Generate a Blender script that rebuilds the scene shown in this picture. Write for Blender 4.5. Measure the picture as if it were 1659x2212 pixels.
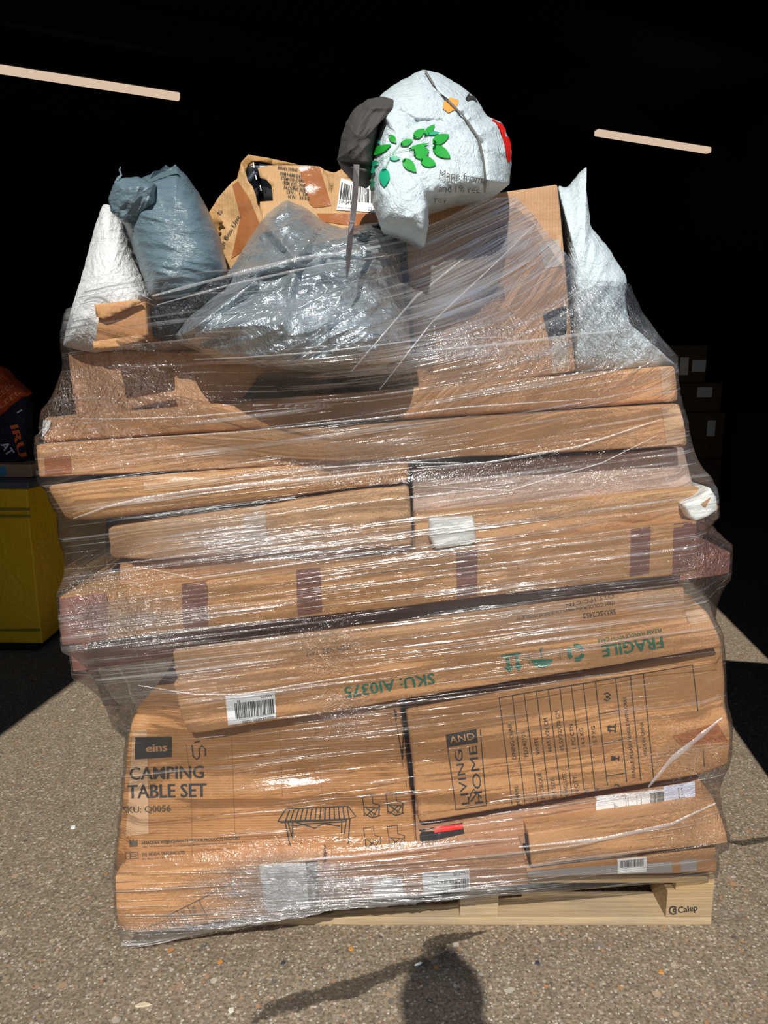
import bpy, bmesh, math, random
import numpy as np
from mathutils import Vector, Matrix, noise
from mathutils.bvhtree import BVHTree
from mathutils.geometry import delaunay_2d_cdt

random.seed(7)
PI = math.pi
for o in list(bpy.data.objects): bpy.data.objects.remove(o)
C = bpy.context.scene.collection
scn = bpy.context.scene

# ------------------------------------------------------------------ camera, sun, sky, exposure
CH = 1.40; PITCH = math.radians(10); F = 1600.0
cam_d = bpy.data.cameras.new('camera'); cam = bpy.data.objects.new('camera', cam_d); C.objects.link(cam)
cam.location = (0, 0, CH); cam.rotation_euler = (PI/2 - PITCH, 0, 0)
cam_d.sensor_fit = 'VERTICAL'; cam_d.sensor_height = 24.0; cam_d.lens = 24.0*F/2212.0
cam_d.clip_start = 0.02; cam_d.clip_end = 200
scn.camera = cam
scn.view_settings.view_transform = 'Standard'; scn.view_settings.look = 'None'
scn.view_settings.gamma = 1; scn.view_settings.use_curve_mapping = False
scn.view_settings.exposure = 0.0
SUN_AZ = math.radians(8); SUN_EL = math.radians(43)
SUN_DIR = Vector((math.sin(SUN_AZ)*math.cos(SUN_EL), math.cos(SUN_AZ)*math.cos(SUN_EL), -math.sin(SUN_EL)))
sd = bpy.data.lights.new('sun', 'SUN'); sd.energy = 4.6; sd.angle = math.radians(0.55); sd.color = (1.0, 0.955, 0.88)
so = bpy.data.objects.new('sun', sd); C.objects.link(so)
so.rotation_euler = SUN_DIR.to_track_quat('-Z', 'Y').to_euler(); so.location = (0, -5, 8)
w = bpy.data.worlds.new('sky'); scn.world = w; w.use_nodes = True
wn = w.node_tree; wn.nodes.clear()
tc = wn.nodes.new('ShaderNodeTexCoord'); sp = wn.nodes.new('ShaderNodeSeparateXYZ')
rp = wn.nodes.new('ShaderNodeValToRGB'); bg = wn.nodes.new('ShaderNodeBackground'); wo = wn.nodes.new('ShaderNodeOutputWorld')
rp.color_ramp.elements[0].position = 0.0; rp.color_ramp.elements[0].color = (0.78, 0.86, 0.95, 1)
rp.color_ramp.elements[1].position = 0.8; rp.color_ramp.elements[1].color = (0.22, 0.42, 0.80, 1)
wn.links.new(tc.outputs['Generated'], sp.inputs[0]); wn.links.new(sp.outputs['Z'], rp.inputs[0])
wn.links.new(rp.outputs[0], bg.inputs[0]); bg.inputs[1].default_value = 0.45
wn.links.new(bg.outputs[0], wo.inputs[0])

# ------------------------------------------------------------------ pixel <-> world
FW = Vector((0, math.cos(PITCH), -math.sin(PITCH))); UP = Vector((0, math.sin(PITCH), math.cos(PITCH))); RT = Vector((1, 0, 0))
CO = Vector((0, 0, CH))
def ray(x, y): return FW + RT*((x-829.5)/F) + UP*((1106-y)/F)
def P(x, y, Y):
    d = ray(x, y); return CO + d*(Y/d.y)
def PZ(x, y, z):
    d = ray(x, y); return CO + d*((z-CH)/d.z)

# ------------------------------------------------------------------ object helpers
def tag(o, label=None, cat=None, group=None, kind=None):
    if label: o['label'] = label
    if cat: o['category'] = cat
    if group: o['group'] = group
    if kind: o['kind'] = kind
    return o
def mesh_obj(name, verts, faces, mat=None, parent=None, smooth=True, uvs=None, origin=None):
    me = bpy.data.meshes.new(name)
    org = Vector(origin) if origin is not None else (parent_loc(parent) if parent else Vector((0, 0, 0)))
    me.from_pydata([tuple(Vector(v)-org) for v in verts], [], faces); me.update()
    if smooth:
        for p in me.polygons: p.use_smooth = True
    if uvs is not None:
        for nm, uv in uvs.items():
            l = me.uv_layers.new(name=nm)
            for lp in me.loops: l.data[lp.index].uv = uv[lp.vertex_index]
    o = bpy.data.objects.new(name, me); C.objects.link(o)
    if mat: me.materials.append(mat)
    if parent:
        o.parent = parent
        # every origin in a thing coincides with its root
    else: o.location = org
    return o
def parent_loc(p):
    v = Vector((0, 0, 0))
    while p is not None: v += Vector(p.location); p = p.parent
    return v
def thing(name, label, cat, loc, group=None):
    o = bpy.data.objects.new(name, None); C.objects.link(o); o.location = loc; o.empty_display_size = .05
    tag(o, label, cat, group); return o
def box_vf(c0, c1):
    x0, y0, z0 = c0; x1, y1, z1 = c1
    v = [(x0,y0,z0),(x1,y0,z0),(x1,y1,z0),(x0,y1,z0),(x0,y0,z1),(x1,y0,z1),(x1,y1,z1),(x0,y1,z1)]
    f = [(0,3,2,1),(4,5,6,7),(0,1,5,4),(1,2,6,5),(2,3,7,6),(3,0,4,7)]
    return v, f
def simple_box(name, c0, c1, mat, parent=None, origin=None, bevel=0.0):
    v, f = box_vf(c0, c1)
    o = mesh_obj(name, v, f, mat, parent, smooth=False, origin=origin)
    if bevel:
        m = o.modifiers.new('bevel', 'BEVEL'); m.width = bevel; m.segments = 2
    return o
def join_vf(parts):
    V = []; Fc = []
    for v, f in parts:
        n = len(V); V += list(v); Fc += [tuple(i+n for i in q) for q in f]
    return V, Fc

# ------------------------------------------------------------------ material helpers
def newmat(name):
    m = bpy.data.materials.new(name); m.use_nodes = True; nt = m.node_tree; nt.nodes.clear()
    out = nt.nodes.new('ShaderNodeOutputMaterial'); return m, nt, out
def N(nt, t, **kw):
    n = nt.nodes.new('ShaderNode'+t)
    for k, v in kw.items():
        if k.startswith('i_'):
            key = k[2:]; key = int(key) if key.isdigit() else key
            n.inputs[key].default_value = v
        else: setattr(n, k, v)
    return n
def L(nt, a, b): nt.links.new(a, b)
def coords(nt, scale=(1, 1, 1), rot=(0, 0, 0), kind='Object', loc=(0, 0, 0)):
    t = N(nt, 'TexCoord'); m = N(nt, 'Mapping'); L(nt, t.outputs[kind], m.inputs[0])
    m.inputs['Scale'].default_value = scale; m.inputs['Rotation'].default_value = rot; m.inputs['Location'].default_value = loc
    return m.outputs[0]
def ramp(nt, src, stops):
    r = N(nt, 'ValToRGB'); L(nt, src, r.inputs[0]); e = r.color_ramp.elements
    while len(e) > 1: e.remove(e[-1])
    e[0].position = stops[0][0]; e[0].color = (*stops[0][1], 1) if not isinstance(stops[0][1], float) else (stops[0][1],)*3+(1,)
    for p, c in stops[1:]:
        x = e.new(p); x.color = (*c, 1) if not isinstance(c, float) else (c, c, c, 1)
    return r
def mixc(nt, fac, a, b, mode='MIX'):
    m = N(nt, 'Mix', data_type='RGBA', blend_type=mode)
    for s, v in ((0, fac), (6, a), (7, b)):
        if hasattr(v, 'node'): L(nt, v, m.inputs[s])
        elif s == 0: m.inputs[0].default_value = v
        else: m.inputs[s].default_value = (*v, 1)
    return m.outputs[2]
def math_(nt, op, a, b=0.5, clamp=False):
    m = N(nt, 'Math', operation=op); m.use_clamp = clamp
    for i, v in enumerate((a, b)):
        if hasattr(v, 'node'): L(nt, v, m.inputs[i])
        else: m.inputs[i].default_value = v
    return m.outputs[0]
def noise_(nt, vec, scale, detail=4, rough=.55, dist=0.0):
    n = N(nt, 'TexNoise'); L(nt, vec, n.inputs['Vector']); n.inputs['Scale'].default_value = scale
    n.inputs['Detail'].default_value = detail; n.inputs['Roughness'].default_value = rough; n.inputs['Distortion'].default_value = dist
    return n
def plain(name, col, rough=.6, metal=0.0, noise_amt=.15, nscale=12, bump=0.0, bscale=40, emit=None, spec=.5):
    m, nt, out = newmat(name); b = N(nt, 'BsdfPrincipled'); L(nt, b.outputs[0], out.inputs[0])
    b.inputs['Roughness'].default_value = rough; b.inputs['Metallic'].default_value = metal
    b.inputs['Specular IOR Level'].default_value = spec
    v = coords(nt); n = noise_(nt, v, nscale)
    c = mixc(nt, n.outputs[0], tuple(x*(1-noise_amt) for x in col), tuple(min(1, x*(1+noise_amt)) for x in col))
    L(nt, c, b.inputs['Base Color'])
    if bump:
        n2 = noise_(nt, v, bscale, 6); bp = N(nt, 'Bump', i_Strength=.6, i_Distance=bump); L(nt, n2.outputs[0], bp.inputs['Height']); L(nt, bp.outputs[0], b.inputs['Normal'])
    if emit:
        b.inputs['Emission Color'].default_value = (*col, 1); b.inputs['Emission Strength'].default_value = emit
    return m
_card = {}
def cardboard(col=(.50, .275, .125), seed=0, axis='z'):
    key = (col, seed, axis)
    if key in _card: return _card[key]
    m, nt, out = newmat('cardboard'); b = N(nt, 'BsdfPrincipled'); L(nt, b.outputs[0], out.inputs[0])
    b.inputs['Roughness'].default_value = .62; b.inputs['Specular IOR Level'].default_value = .3
    v = coords(nt, loc=(seed*1.7, seed*.9, seed*2.3))
    big = noise_(nt, v, 3.5, 5, .6); fine = noise_(nt, v, 60, 3)
    vs = coords(nt, scale=(9, 9, 1.2) if axis == 'x' else (1.2, 9, 9), loc=(seed, 0, seed)); strk = noise_(nt, vs, 6, 4, .6)
    c = mixc(nt, ramp(nt, big.outputs[0], [(.3, 0.0), (.7, 1.0)]).outputs[0], tuple(x*.80 for x in col), tuple(min(1, x*1.13) for x in col))
    c = mixc(nt, math_(nt, 'MULTIPLY', ramp(nt, strk.outputs[0], [(.5, 0.0), (.75, 1.0)]).outputs[0], .35), c, tuple(min(1, x*1.25) for x in col))
    c = mixc(nt, math_(nt, 'MULTIPLY', fine.outputs[0], .25), c, tuple(x*.72 for x in col))
    # scuffs
    sc = noise_(nt, v, 14, 8, .7, .6)
    c = mixc(nt, math_(nt, 'MULTIPLY', ramp(nt, sc.outputs[0], [(.60, 0.0), (.68, 1.0)]).outputs[0], .28), c, (.66, .45, .26))
    L(nt, c, b.inputs['Base Color'])
    wv = N(nt, 'TexWave', wave_type='BANDS', bands_direction='X' if axis == 'z' else 'Z'); L(nt, v, wv.inputs[0]); wv.inputs['Scale'].default_value = 45; wv.inputs['Distortion'].default_value = .6
    cr = noise_(nt, v, 9, 6, .62, .4)
    h = math_(nt, 'ADD', math_(nt, 'MULTIPLY', wv.outputs[0], .035), cr.outputs[0])
    bp = N(nt, 'Bump', i_Strength=.7, i_Distance=.016); L(nt, h, bp.inputs['Height']); L(nt, bp.outputs[0], b.inputs['Normal'])
    _card[key] = m; return m
def poly(name, col, rough=.35, metal=0.0, bscale=18, bump=.01, stretch=(1, 1, 1), var=.12, spec=.5, rot=(0, 0, 0)):
    """creased plastic bag"""
    m, nt, out = newmat(name); b = N(nt, 'BsdfPrincipled'); L(nt, b.outputs[0], out.inputs[0])
    b.inputs['Roughness'].default_value = rough; b.inputs['Metallic'].default_value = metal; b.inputs['Specular IOR Level'].default_value = spec
    v = coords(nt, scale=stretch, rot=rot)
    n = noise_(nt, v, bscale*.3, 5)
    L(nt, mixc(nt, n.outputs[0], tuple(x*(1-var) for x in col), tuple(min(1, x*(1+var)) for x in col)), b.inputs['Base Color'])
    a = noise_(nt, v, bscale, 5, .6, .8); r1 = math_(nt, 'ABSOLUTE', math_(nt, 'SUBTRACT', a.outputs[0], .5))
    a2 = noise_(nt, v, bscale*3.2, 4, .6, .6); r2 = math_(nt, 'ABSOLUTE', math_(nt, 'SUBTRACT', a2.outputs[0], .5))
    h = math_(nt, 'ADD', r1, math_(nt, 'MULTIPLY', r2, .4))
    bp = N(nt, 'Bump', i_Strength=.8, i_Distance=bump*6); L(nt, h, bp.inputs['Height']); L(nt, bp.outputs[0], b.inputs['Normal'])
    return m

INK = plain('black_ink', (.035, .035, .033), .7); GREEN_INK = plain('green_ink', (.03, .17, .11), .7)
FADED = plain('faded_ink', (.10, .085, .065), .7)
LABEL = plain('white_label', (.78, .80, .80), .5, noise_amt=.05); REDM = plain('red_tape', (.85, .02, .015), .4)
TAPE_B = plain('brown_tape', (.20, .085, .06), .28, noise_amt=.2, nscale=25, bump=.002, bscale=30)
TAPE_P = plain('pink_brown_tape', (.34, .15, .11), .3, noise_amt=.2, bump=.003, bscale=30)
TAPE_C = plain('clear_tape', (.55, .36, .21), .25, noise_amt=.12, bump=.003, bscale=60)
TAPE_K = plain('black_tape', (.02, .022, .025), .25, noise_amt=.3, bump=.004, bscale=80)
TAPE_W = plain('whitish_tape', (.50, .42, .34), .3, noise_amt=.2, bump=.003, bscale=50)
TAPE_G = plain('grey_tape', (.33, .31, .30), .3, noise_amt=.15, bump=.003, bscale=50)
TAPE_O = plain('orange_brown_tape', (.33, .12, .04), .22, noise_amt=.15, bump=.004, bscale=40)
FOAM = plain('white_foam', (.80, .83, .79), .8, noise_amt=.08, bump=.004, bscale=90)
BLACK = plain('black_board', (.012, .013, .015), .3)

# ------------------------------------------------------------------ structure: floor
def floor_mat():
    m, nt, out = newmat('exposed_aggregate_concrete'); b = N(nt, 'BsdfPrincipled'); L(nt, b.outputs[0], out.inputs[0])
    b.inputs['Roughness'].default_value = .75; b.inputs['Specular IOR Level'].default_value = .25
    v = coords(nt)
    big = noise_(nt, v, 1.3, 6, .6); fine = noise_(nt, v, 105, 5, .75); mid = noise_(nt, v, 22, 4, .6)
    c = mixc(nt, big.outputs[0], (.25, .194, .134), (.41, .325, .225))
    c = mixc(nt, ramp(nt, fine.outputs[0], [(.35, 0.0), (.7, 1.0)]).outputs[0], mixc(nt, .8, c, (.035, .026, .018)), mixc(nt, .45, c, (.60, .48, .33)))
    c = mixc(nt, math_(nt, 'MULTIPLY', ramp(nt, mid.outputs[0], [(.45, 0.0), (.62, 1.0)]).outputs[0], .3), c, (.09, .07, .055))
    hs = math_(nt, 'MULTIPLY', fine.outputs[0], .4)
    dv = N(nt, 'VectorMath', operation='ADD'); dn = noise_(nt, v, 55, 2); dm = N(nt, 'VectorMath', operation='SCALE'); dm.inputs['Scale'].default_value = .010
    L(nt, dn.outputs['Color'], dm.inputs[0]); L(nt, v, dv.inputs[0]); L(nt, dm.outputs[0], dv.inputs[1])
    for sc, thr, lo, stops in ((36, .32, .62, [(0, (.34, .15, .05)), (.2, (.5, .42, .30)), (.45, (.07, .065, .065)), (.6, (.62, .56, .46)), (.8, (.28, .22, .17)), (1, (.55, .22, .06))]),
                               (62, .36, .45, [(0, (.60, .52, .40)), (.3, (.08, .07, .07)), (.5, (.45, .22, .09)), (.7, (.55, .50, .42)), (1, (.20, .15, .11))]),
                               (115, .38, .35, [(0, (.55, .48, .38)), (.4, (.09, .08, .07)), (.7, (.60, .55, .47)), (1, (.24, .17, .12))])):
        vo = N(nt, 'TexVoronoi'); L(nt, dv.outputs[0], vo.inputs['Vector']); vo.inputs['Scale'].default_value = sc
        s = N(nt, 'SeparateColor'); L(nt, vo.outputs['Color'], s.inputs[0])
        size = math_(nt, 'MULTIPLY', s.outputs[2], thr); size = math_(nt, 'ADD', size, .12)
        inn = math_(nt, 'LESS_THAN', vo.outputs['Distance'], size)
        pick = math_(nt, 'GREATER_THAN', s.outputs[0], lo)
        mask = math_(nt, 'MULTIPLY', inn, pick)
        cc = ramp(nt, s.outputs[1], stops)
        c = mixc(nt, math_(nt, 'MULTIPLY', mask, .85), c, cc.outputs[0])
        hs = math_(nt, 'ADD', hs, math_(nt, 'MULTIPLY', mask, .5))
    L(nt, c, b.inputs['Base Color'])
    bp = N(nt, 'Bump', i_Strength=.8, i_Distance=.005); L(nt, hs, bp.inputs['Height']); L(nt, bp.outputs[0], b.inputs['Normal'])
    return m
fl = mesh_obj('floor', [(-30, -25, 0), (30, -25, 0), (30, 34, 0), (-30, 34, 0)], [(0, 1, 2, 3)], floor_mat(), smooth=False); tag(fl, kind='structure')

# the warehouse: its walls run along a = 25 degrees to the picture plane
A = math.radians(25.2); U_ = Vector((math.cos(A), math.sin(A), 0)); V_ = Vector((-math.sin(A), math.cos(A), 0))
WL = Vector((-1.95, 0.30, 0))      # left edge of the doorway
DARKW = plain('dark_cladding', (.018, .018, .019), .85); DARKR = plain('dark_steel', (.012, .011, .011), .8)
def corr_mat():
    m, nt, out = newmat('corrugated_roof_sheet'); b = N(nt, 'BsdfPrincipled'); L(nt, b.outputs[0], out.inputs[0]); b.inputs['Roughness'].default_value = .7
    v = coords(nt, rot=(0, 0, -A)); wv = N(nt, 'TexWave', wave_type='BANDS', bands_direction='X'); L(nt, v, wv.inputs[0]); wv.inputs['Scale'].default_value = 1.6
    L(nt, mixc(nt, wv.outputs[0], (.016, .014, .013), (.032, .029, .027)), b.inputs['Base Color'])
    bp = N(nt, 'Bump', i_Strength=.7, i_Distance=.05); L(nt, wv.outputs[0], bp.inputs['Height']); L(nt, bp.outputs[0], b.inputs['Normal']); return m
def slab(name, a0, a1, b0, b1, z0, z1, mat, parent=None, kind='structure'):
    """box in the warehouse's own axes: a along the doorway wall, b into the building"""
    v = []
    for z in (z0, z1):
        for (a, b) in ((a0, b0), (a1, b0), (a1, b1), (a0, b1)):
            p = WL + U_*a + V_*b; v.append((p.x, p.y, z))
    f = [(0,3,2,1),(4,5,6,7),(0,1,5,4),(1,2,6,5),(2,3,7,6),(3,0,4,7)]
    o = mesh_obj(name, v, f, mat, parent, smooth=False)
    if kind: o['kind'] = kind
    return o
DW = 4.16
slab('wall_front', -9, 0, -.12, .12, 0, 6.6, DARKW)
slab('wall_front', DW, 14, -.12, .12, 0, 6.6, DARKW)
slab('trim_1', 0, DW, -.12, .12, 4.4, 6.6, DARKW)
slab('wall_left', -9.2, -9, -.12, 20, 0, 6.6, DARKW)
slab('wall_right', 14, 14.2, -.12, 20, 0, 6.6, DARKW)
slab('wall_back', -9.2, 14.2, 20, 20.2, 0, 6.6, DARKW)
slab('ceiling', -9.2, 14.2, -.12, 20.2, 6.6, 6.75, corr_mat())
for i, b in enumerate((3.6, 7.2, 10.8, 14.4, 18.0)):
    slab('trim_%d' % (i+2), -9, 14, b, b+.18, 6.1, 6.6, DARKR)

# ------------------------------------------------------------------ ceiling tube lights
TUBE = None
def tube_light(p0, p1, label):
    zt = 5.6
    a = PZ(*p0, zt); b = PZ(*p1, zt); d = (b-a); ln = d.length; d.normalize(); s = Vector((-d.y, d.x, 0)); k = Vector((0, 0, 1))
    mid = (a+b)/2
    t = thing('tube_light', label, 'ceiling light', mid, 'ceiling tube lights')
    def bar(name, off0, off1, h0, h1, e, mat):
        v = []
        for z in (h0, h1):
            for (q, w_) in ((a-d*e, off0), (b+d*e, off0), (b+d*e, off1), (a-d*e, off1)): v.append(q+s*w_+k*z)
        o = mesh_obj(name, v, [(0,3,2,1),(4,5,6,7),(0,1,5,4),(1,2,6,5),(2,3,7,6),(3,0,4,7)], mat, t, smooth=False)
        m = o.modifiers.new('b', 'BEVEL'); m.width = .02; m.segments = 3
        return o
    bar('diffuser', -.06, .06, -.05, .045, 0, TUBE); bar('housing', -.04, .04, .045, .09, .02, DARKR)
    for q in (a+d*.3, b-d*.3):
        v, f = box_vf((q.x-.01, q.y-.01, zt+.09), (q.x+.01, q.y+.01, 6.6)); mesh_obj('hanger', v, f, DARKR, t, smooth=False)
TUBE = plain('lit_diffuser', (.80, .60, .44), .5, emit=.85, noise_amt=.03)
tube_light((-40, 143), (388, 209), 'long lit ceiling tube at upper left of the dark warehouse')
tube_light((1288, 286), (1532, 325), 'lit ceiling tube right of the white bag in the dark warehouse')

# ------------------------------------------------------------------ carton builder
BVH = {}
ALLV = []     # world vertices of wrapped things (for the film)
def axis_params(n, e):
    a = [-1, -1+e]; k = max(1, n)
    a += [-1+e+(2-2*e)*(i+1)/k for i in range(k-1)]
    a += [1-e, 1]; return a
def carton_mesh(Fc, Bc, r=.007, dent=.004, seed=0, crush=()):
    r = r*.62
    """Fc, Bc: TL,TR,BR,BL corners front and back"""
    w_ = ((Fc[1]-Fc[0]).length+(Fc[2]-Fc[3]).length)/2; h_ = ((Fc[0]-Fc[3]).length+(Fc[1]-Fc[2]).length)/2; d_ = (Bc[0]-Fc[0]).length
    pu = axis_params(max(3, int(w_/.022)), min(.5, 2*r/w_)); pv = axis_params(max(2, int(h_/.022)), min(.5, 2*r/h_)); pw = axis_params(max(3, int(d_/.06)), min(.5, 2*r/d_))
    nu, nv, nw = len(pu), len(pv), len(pw)
    idx = {}; V = []; Fs = []
    ctr = sum(Fc, Vector())/8 + sum(Bc, Vector())/8
    eu = (Fc[1]-Fc[0]).normalized(); ev = (Fc[0]-Fc[3]).normalized(); ew = (Bc[0]-Fc[0]).normalized()
    def vert(i, j, k):
        key = (i, j, k)
        if key in idx: return idx[key]
        u, v, w2 = pu[i], pv[j], pw[k]
        a = (u+1)/2; b = (v+1)/2; c = (w2+1)/2
        f = (Fc[3]*(1-a)+Fc[2]*a)*(1-b) + (Fc[0]*(1-a)+Fc[1]*a)*b
        g = (Bc[3]*(1-a)+Bc[2]*a)*(1-b) + (Bc[0]*(1-a)+Bc[1]*a)*b
        p = f*(1-c)+g*c
        ex = [abs(u) > .9999, abs(v) > .9999, abs(w2) > .9999]; n = sum(ex)
        off = Vector()
        if n >= 2:
            if ex[0]: off -= eu*(.3*r*(1 if u > 0 else -1))
            if ex[1]: off -= ev*(.3*r*(1 if v > 0 else -1))
            if ex[2]: off -= ew*(.3*r*(1 if w2 > 0 else -1))
            if n == 3: off *= 1.6
        # dents
        q = p*5+Vector((seed*3.1, seed*1.3, 0)); 
        nz = (noise.noise_vector(q)*dent + noise.noise_vector(q*3.7)*dent*.45)*.75
        dd = nz.x*eu*.5 + nz.y*ev*.6 + nz.z*ew
        if ex[2] and not (ex[0] or ex[1]): dd = dd + ew*(-.4*dent)
        p = p+off+dd
        for (cu, cv, rad, amt) in crush:      # crushed corners/edges on the front: cu,cv in -1..1, radius, push towards the centre
            ds = math.hypot((u-cu)*w_/2, (v-cv)*h_/2)
            if ds < rad and w2 < 0:
                t = (1-ds/rad)**1.5*amt*(.6+.8*abs(noise.noise(p*30)))
                p = p + (ctr-p).normalized()*t*.5 + ew*t
        idx[key] = len(V); V.append(p); return idx[key]
    for k in (0, nw-1):
        for i in range(nu-1):
            for j in range(nv-1):
                q = [vert(i,j,k), vert(i+1,j,k), vert(i+1,j+1,k), vert(i,j+1,k)]; Fs.append(tuple(q) if k == 0 else tuple(q[::-1]))
    for j in (0, nv-1):
        for i in range(nu-1):
            for k in range(nw-1):
                q = [vert(i,j,k), vert(i,j,k+1), vert(i+1,j,k+1), vert(i+1,j,k)]; Fs.append(tuple(q) if j == 0 else tuple(q[::-1]))
    for i in (0, nu-1):
        for j in range(nv-1):
            for k in range(nw-1):
                q = [vert(i,j,k), vert(i,j+1,k), vert(i,j+1,k+1), vert(i,j,k+1)]; Fs.append(tuple(q) if i == 0 else tuple(q[::-1]))
    return V, Fs
class Thing: pass
def reg(key, V, Fs): BVH[key] = BVHTree.FromPolygons([tuple(v) for v in V], Fs)
def carton(key, quad, Y, label, depth=.6, col=(.50,.275,.125), group=None, seed=0, r=.007, dent=.004, crush=(), wrapped=True, back=(0,0,0), axis='z', name='cardboard_box', cat='box', mat=None):
    Ys = Y if isinstance(Y, (list, tuple)) else (Y,)*4
    Fc = [P(q[0], q[1], yy) for q, yy in zip(quad, Ys)]
    dv = Vector((0, 1, 0))*depth + Vector(back)
    Bc = [f+dv for f in Fc]
    V, Fs = carton_mesh(Fc, Bc, r, dent, seed, crush)
    base = (Fc[2]+Fc[3]+Bc[2]+Bc[3])/4
    t = thing(name, label, cat, base, group)
    cm = mesh_obj('carton', V, Fs, mat or cardboard(col, seed, axis), t)
    wm = cm.modifiers.new('w', 'WEIGHTED_NORMAL'); wm.weight = 90
    reg(key, V, Fs)
    if wrapped: ALLV.extend(V)
    T = Thing(); T.root = t; T.key = key; T.Y = sum(Ys)/4; return T

# ------------------------------------------------------------------ things printed or stuck on a surface
def hit(key, x, y, Yap, lift):
    d = ray(x, y).normalized(); loc, nor, i, dist = BVH[key].ray_cast(CO, d)
    if loc is None:
        q = P(x, y, Yap); loc, nor, i, dist = BVH[key].find_nearest(q)
    if nor.dot(d) > 0: nor = -nor
    return loc + nor*lift
def densify(pts, step):
    out = []
    n = len(pts)
    for i in range(n):
        a = pts[i]; b = pts[(i+1) % n]; d = math.hypot(b[0]-a[0], b[1]-a[1]); k = max(1, int(d/step))
        for j in range(k): out.append((a[0]+(b[0]-a[0])*j/k, a[1]+(b[1]-a[1])*j/k))
    return out
def inside(p, poly_):
    x, y = p; c = False; n = len(poly_)
    for i in range(n):
        x1, y1 = poly_[i]; x2, y2 = poly_[(i+1) % n]
        if (y1 > y) != (y2 > y) and x < (x2-x1)*(y-y1)/(y2-y1)+x1: c = not c
    return c
def tri_poly(pts, step):
    b = densify(pts, step); xs = [p[0] for p in b]; ys = [p[1] for p in b]
    inn = []
    x = min(xs)+step*.5
    while x < max(xs):
        y = min(ys)+step*.5
        while y < max(ys):
            if inside((x, y), b) and min((x-q[0])**2+(y-q[1])**2 for q in b) > (step*.35)**2: inn.append((x, y))
            y += step
        x += step
    nb = len(b)
    vs = [Vector(q) for q in b+inn]
    r = delaunay_2d_cdt(vs, [(i, (i+1) % nb) for i in range(nb)], [], 1, 1e-5)
    return [tuple(v) for v in r[0]], [tuple(f) for f in r[2]]
def decal_mesh(T, name, pts2, faces, mat, lift=.0012, parent=None, label=None):
    V = [hit(T.key, x, y, T.Y, lift) for x, y in pts2]
    # keep facing the viewer side
    F2 = []
    for f in faces:
        a, b, c = V[f[0]], V[f[1]], V[f[2]]; n = (b-a).cross(c-a)
        F2.append(f if n.dot(CO-a) > 0 else f[::-1])
    o = mesh_obj(name, V, F2, mat, parent or T.root, smooth=True)
    if label: o['label'] = label
    return o
def patch(T, name, pts, mat, lift=.0012, step=14, label=None, parent=None):
    v, f = tri_poly(pts, step); return decal_mesh(T, name, v, f, mat, lift, parent, label)
def strokes_vf(lines, w):
    V = []; Fs = []
    for ln in lines:
        ln = list(ln); pts = []
        for a, b in zip(ln[:-1], ln[1:]):
            d = math.hypot(b[0]-a[0], b[1]-a[1]); k = max(1, int(d/14))
            pts += [(a[0]+(b[0]-a[0])*j/k, a[1]+(b[1]-a[1])*j/k) for j in range(k)]
        pts.append(ln[-1])
        n0 = len(V)
        for i, p in enumerate(pts):
            a = pts[max(0, i-1)]; b = pts[min(len(pts)-1, i+1)]; dx, dy = b[0]-a[0], b[1]-a[1]; l = math.hypot(dx, dy) or 1
            nx, ny = -dy/l*w/2, dx/l*w/2
            V += [(p[0]+nx, p[1]+ny), (p[0]-nx, p[1]-ny)]
        for i in range(len(pts)-1): Fs.append((n0+2*i, n0+2*i+1, n0+2*i+3, n0+2*i+2))
    return V, Fs
def text_vf(s, a, b, cap, thin=0.0, bold=0.0, shear=0.0, res=2):
    """text from px a to px b along the baseline, cap height in px"""
    cu = bpy.data.curves.new('t', 'FONT'); cu.body = s; cu.resolution_u = res; cu.offset = min(bold, .004)
    o = bpy.data.objects.new('t', cu); C.objects.link(o)
    dg = bpy.context.evaluated_depsgraph_get(); me = bpy.data.meshes.new_from_object(o.evaluated_get(dg))
    vs = [tuple(v.co) for v in me.vertices]; fs = [tuple(p.vertices) for p in me.polygons]
    bpy.data.objects.remove(o); bpy.data.curves.remove(cu); bpy.data.meshes.remove(me)
    if not vs: return [], []
    if bold > .008:
        n = len(vs); w_ = bold*2.2; vs = vs+[(v[0]+w_, v[1]+w_*.3, 0) for v in vs]; fs = fs+[tuple(i+n for i in f) for f in fs]
    x0 = min(v[0] for v in vs); x1 = max(v[0] for v in vs)
    d = (b[0]-a[0], b[1]-a[1]); l = math.hypot(*d); e = (d[0]/l, d[1]/l); u = (e[1], -e[0]); kx = l/(x1-x0); ky = cap/.70
    return [(a[0]+e[0]*(v[0]-x0)*kx+u[0]*(v[1]*ky), a[1]+e[1]*(v[0]-x0)*kx+u[1]*(v[1]*ky)) for v in vs], fs
def printing(T, name, parts, mat=INK, lift=.0016, label=None, parent=None):
    V, Fs = join_vf([p for p in parts if p[0]])
    return decal_mesh(T, name, V, Fs, mat, lift, parent, label)
def quad_pt(q, u, v):   # q TL,TR,BR,BL ; u right, v down
    return ((q[0][0]*(1-u)+q[1][0]*u)*(1-v)+(q[3][0]*(1-u)+q[2][0]*u)*v, (q[0][1]*(1-u)+q[1][1]*u)*(1-v)+(q[3][1]*(1-u)+q[2][1]*u)*v)
def bars_vf(q, n, seed, u0=.1, u1=.9, v0=.25, v1=.8):
    r = random.Random(seed); V = []; Fs = []; u = u0; ws = []
    while u < u1:
        w_ = (u1-u0)/n*r.choice((.35, .5, .8, 1.0)); g = (u1-u0)/n*r.choice((.3, .45, .7))
        a = [quad_pt(q, u, v0), quad_pt(q, min(u+w_, u1), v0), quad_pt(q, min(u+w_, u1), v1), quad_pt(q, u, v1)]
        n0 = len(V); V += a; Fs.append((n0, n0+1, n0+2, n0+3)); u += w_+g
    return V, Fs
def rect_vf(q): return list(q), [(0, 1, 2, 3)]
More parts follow.
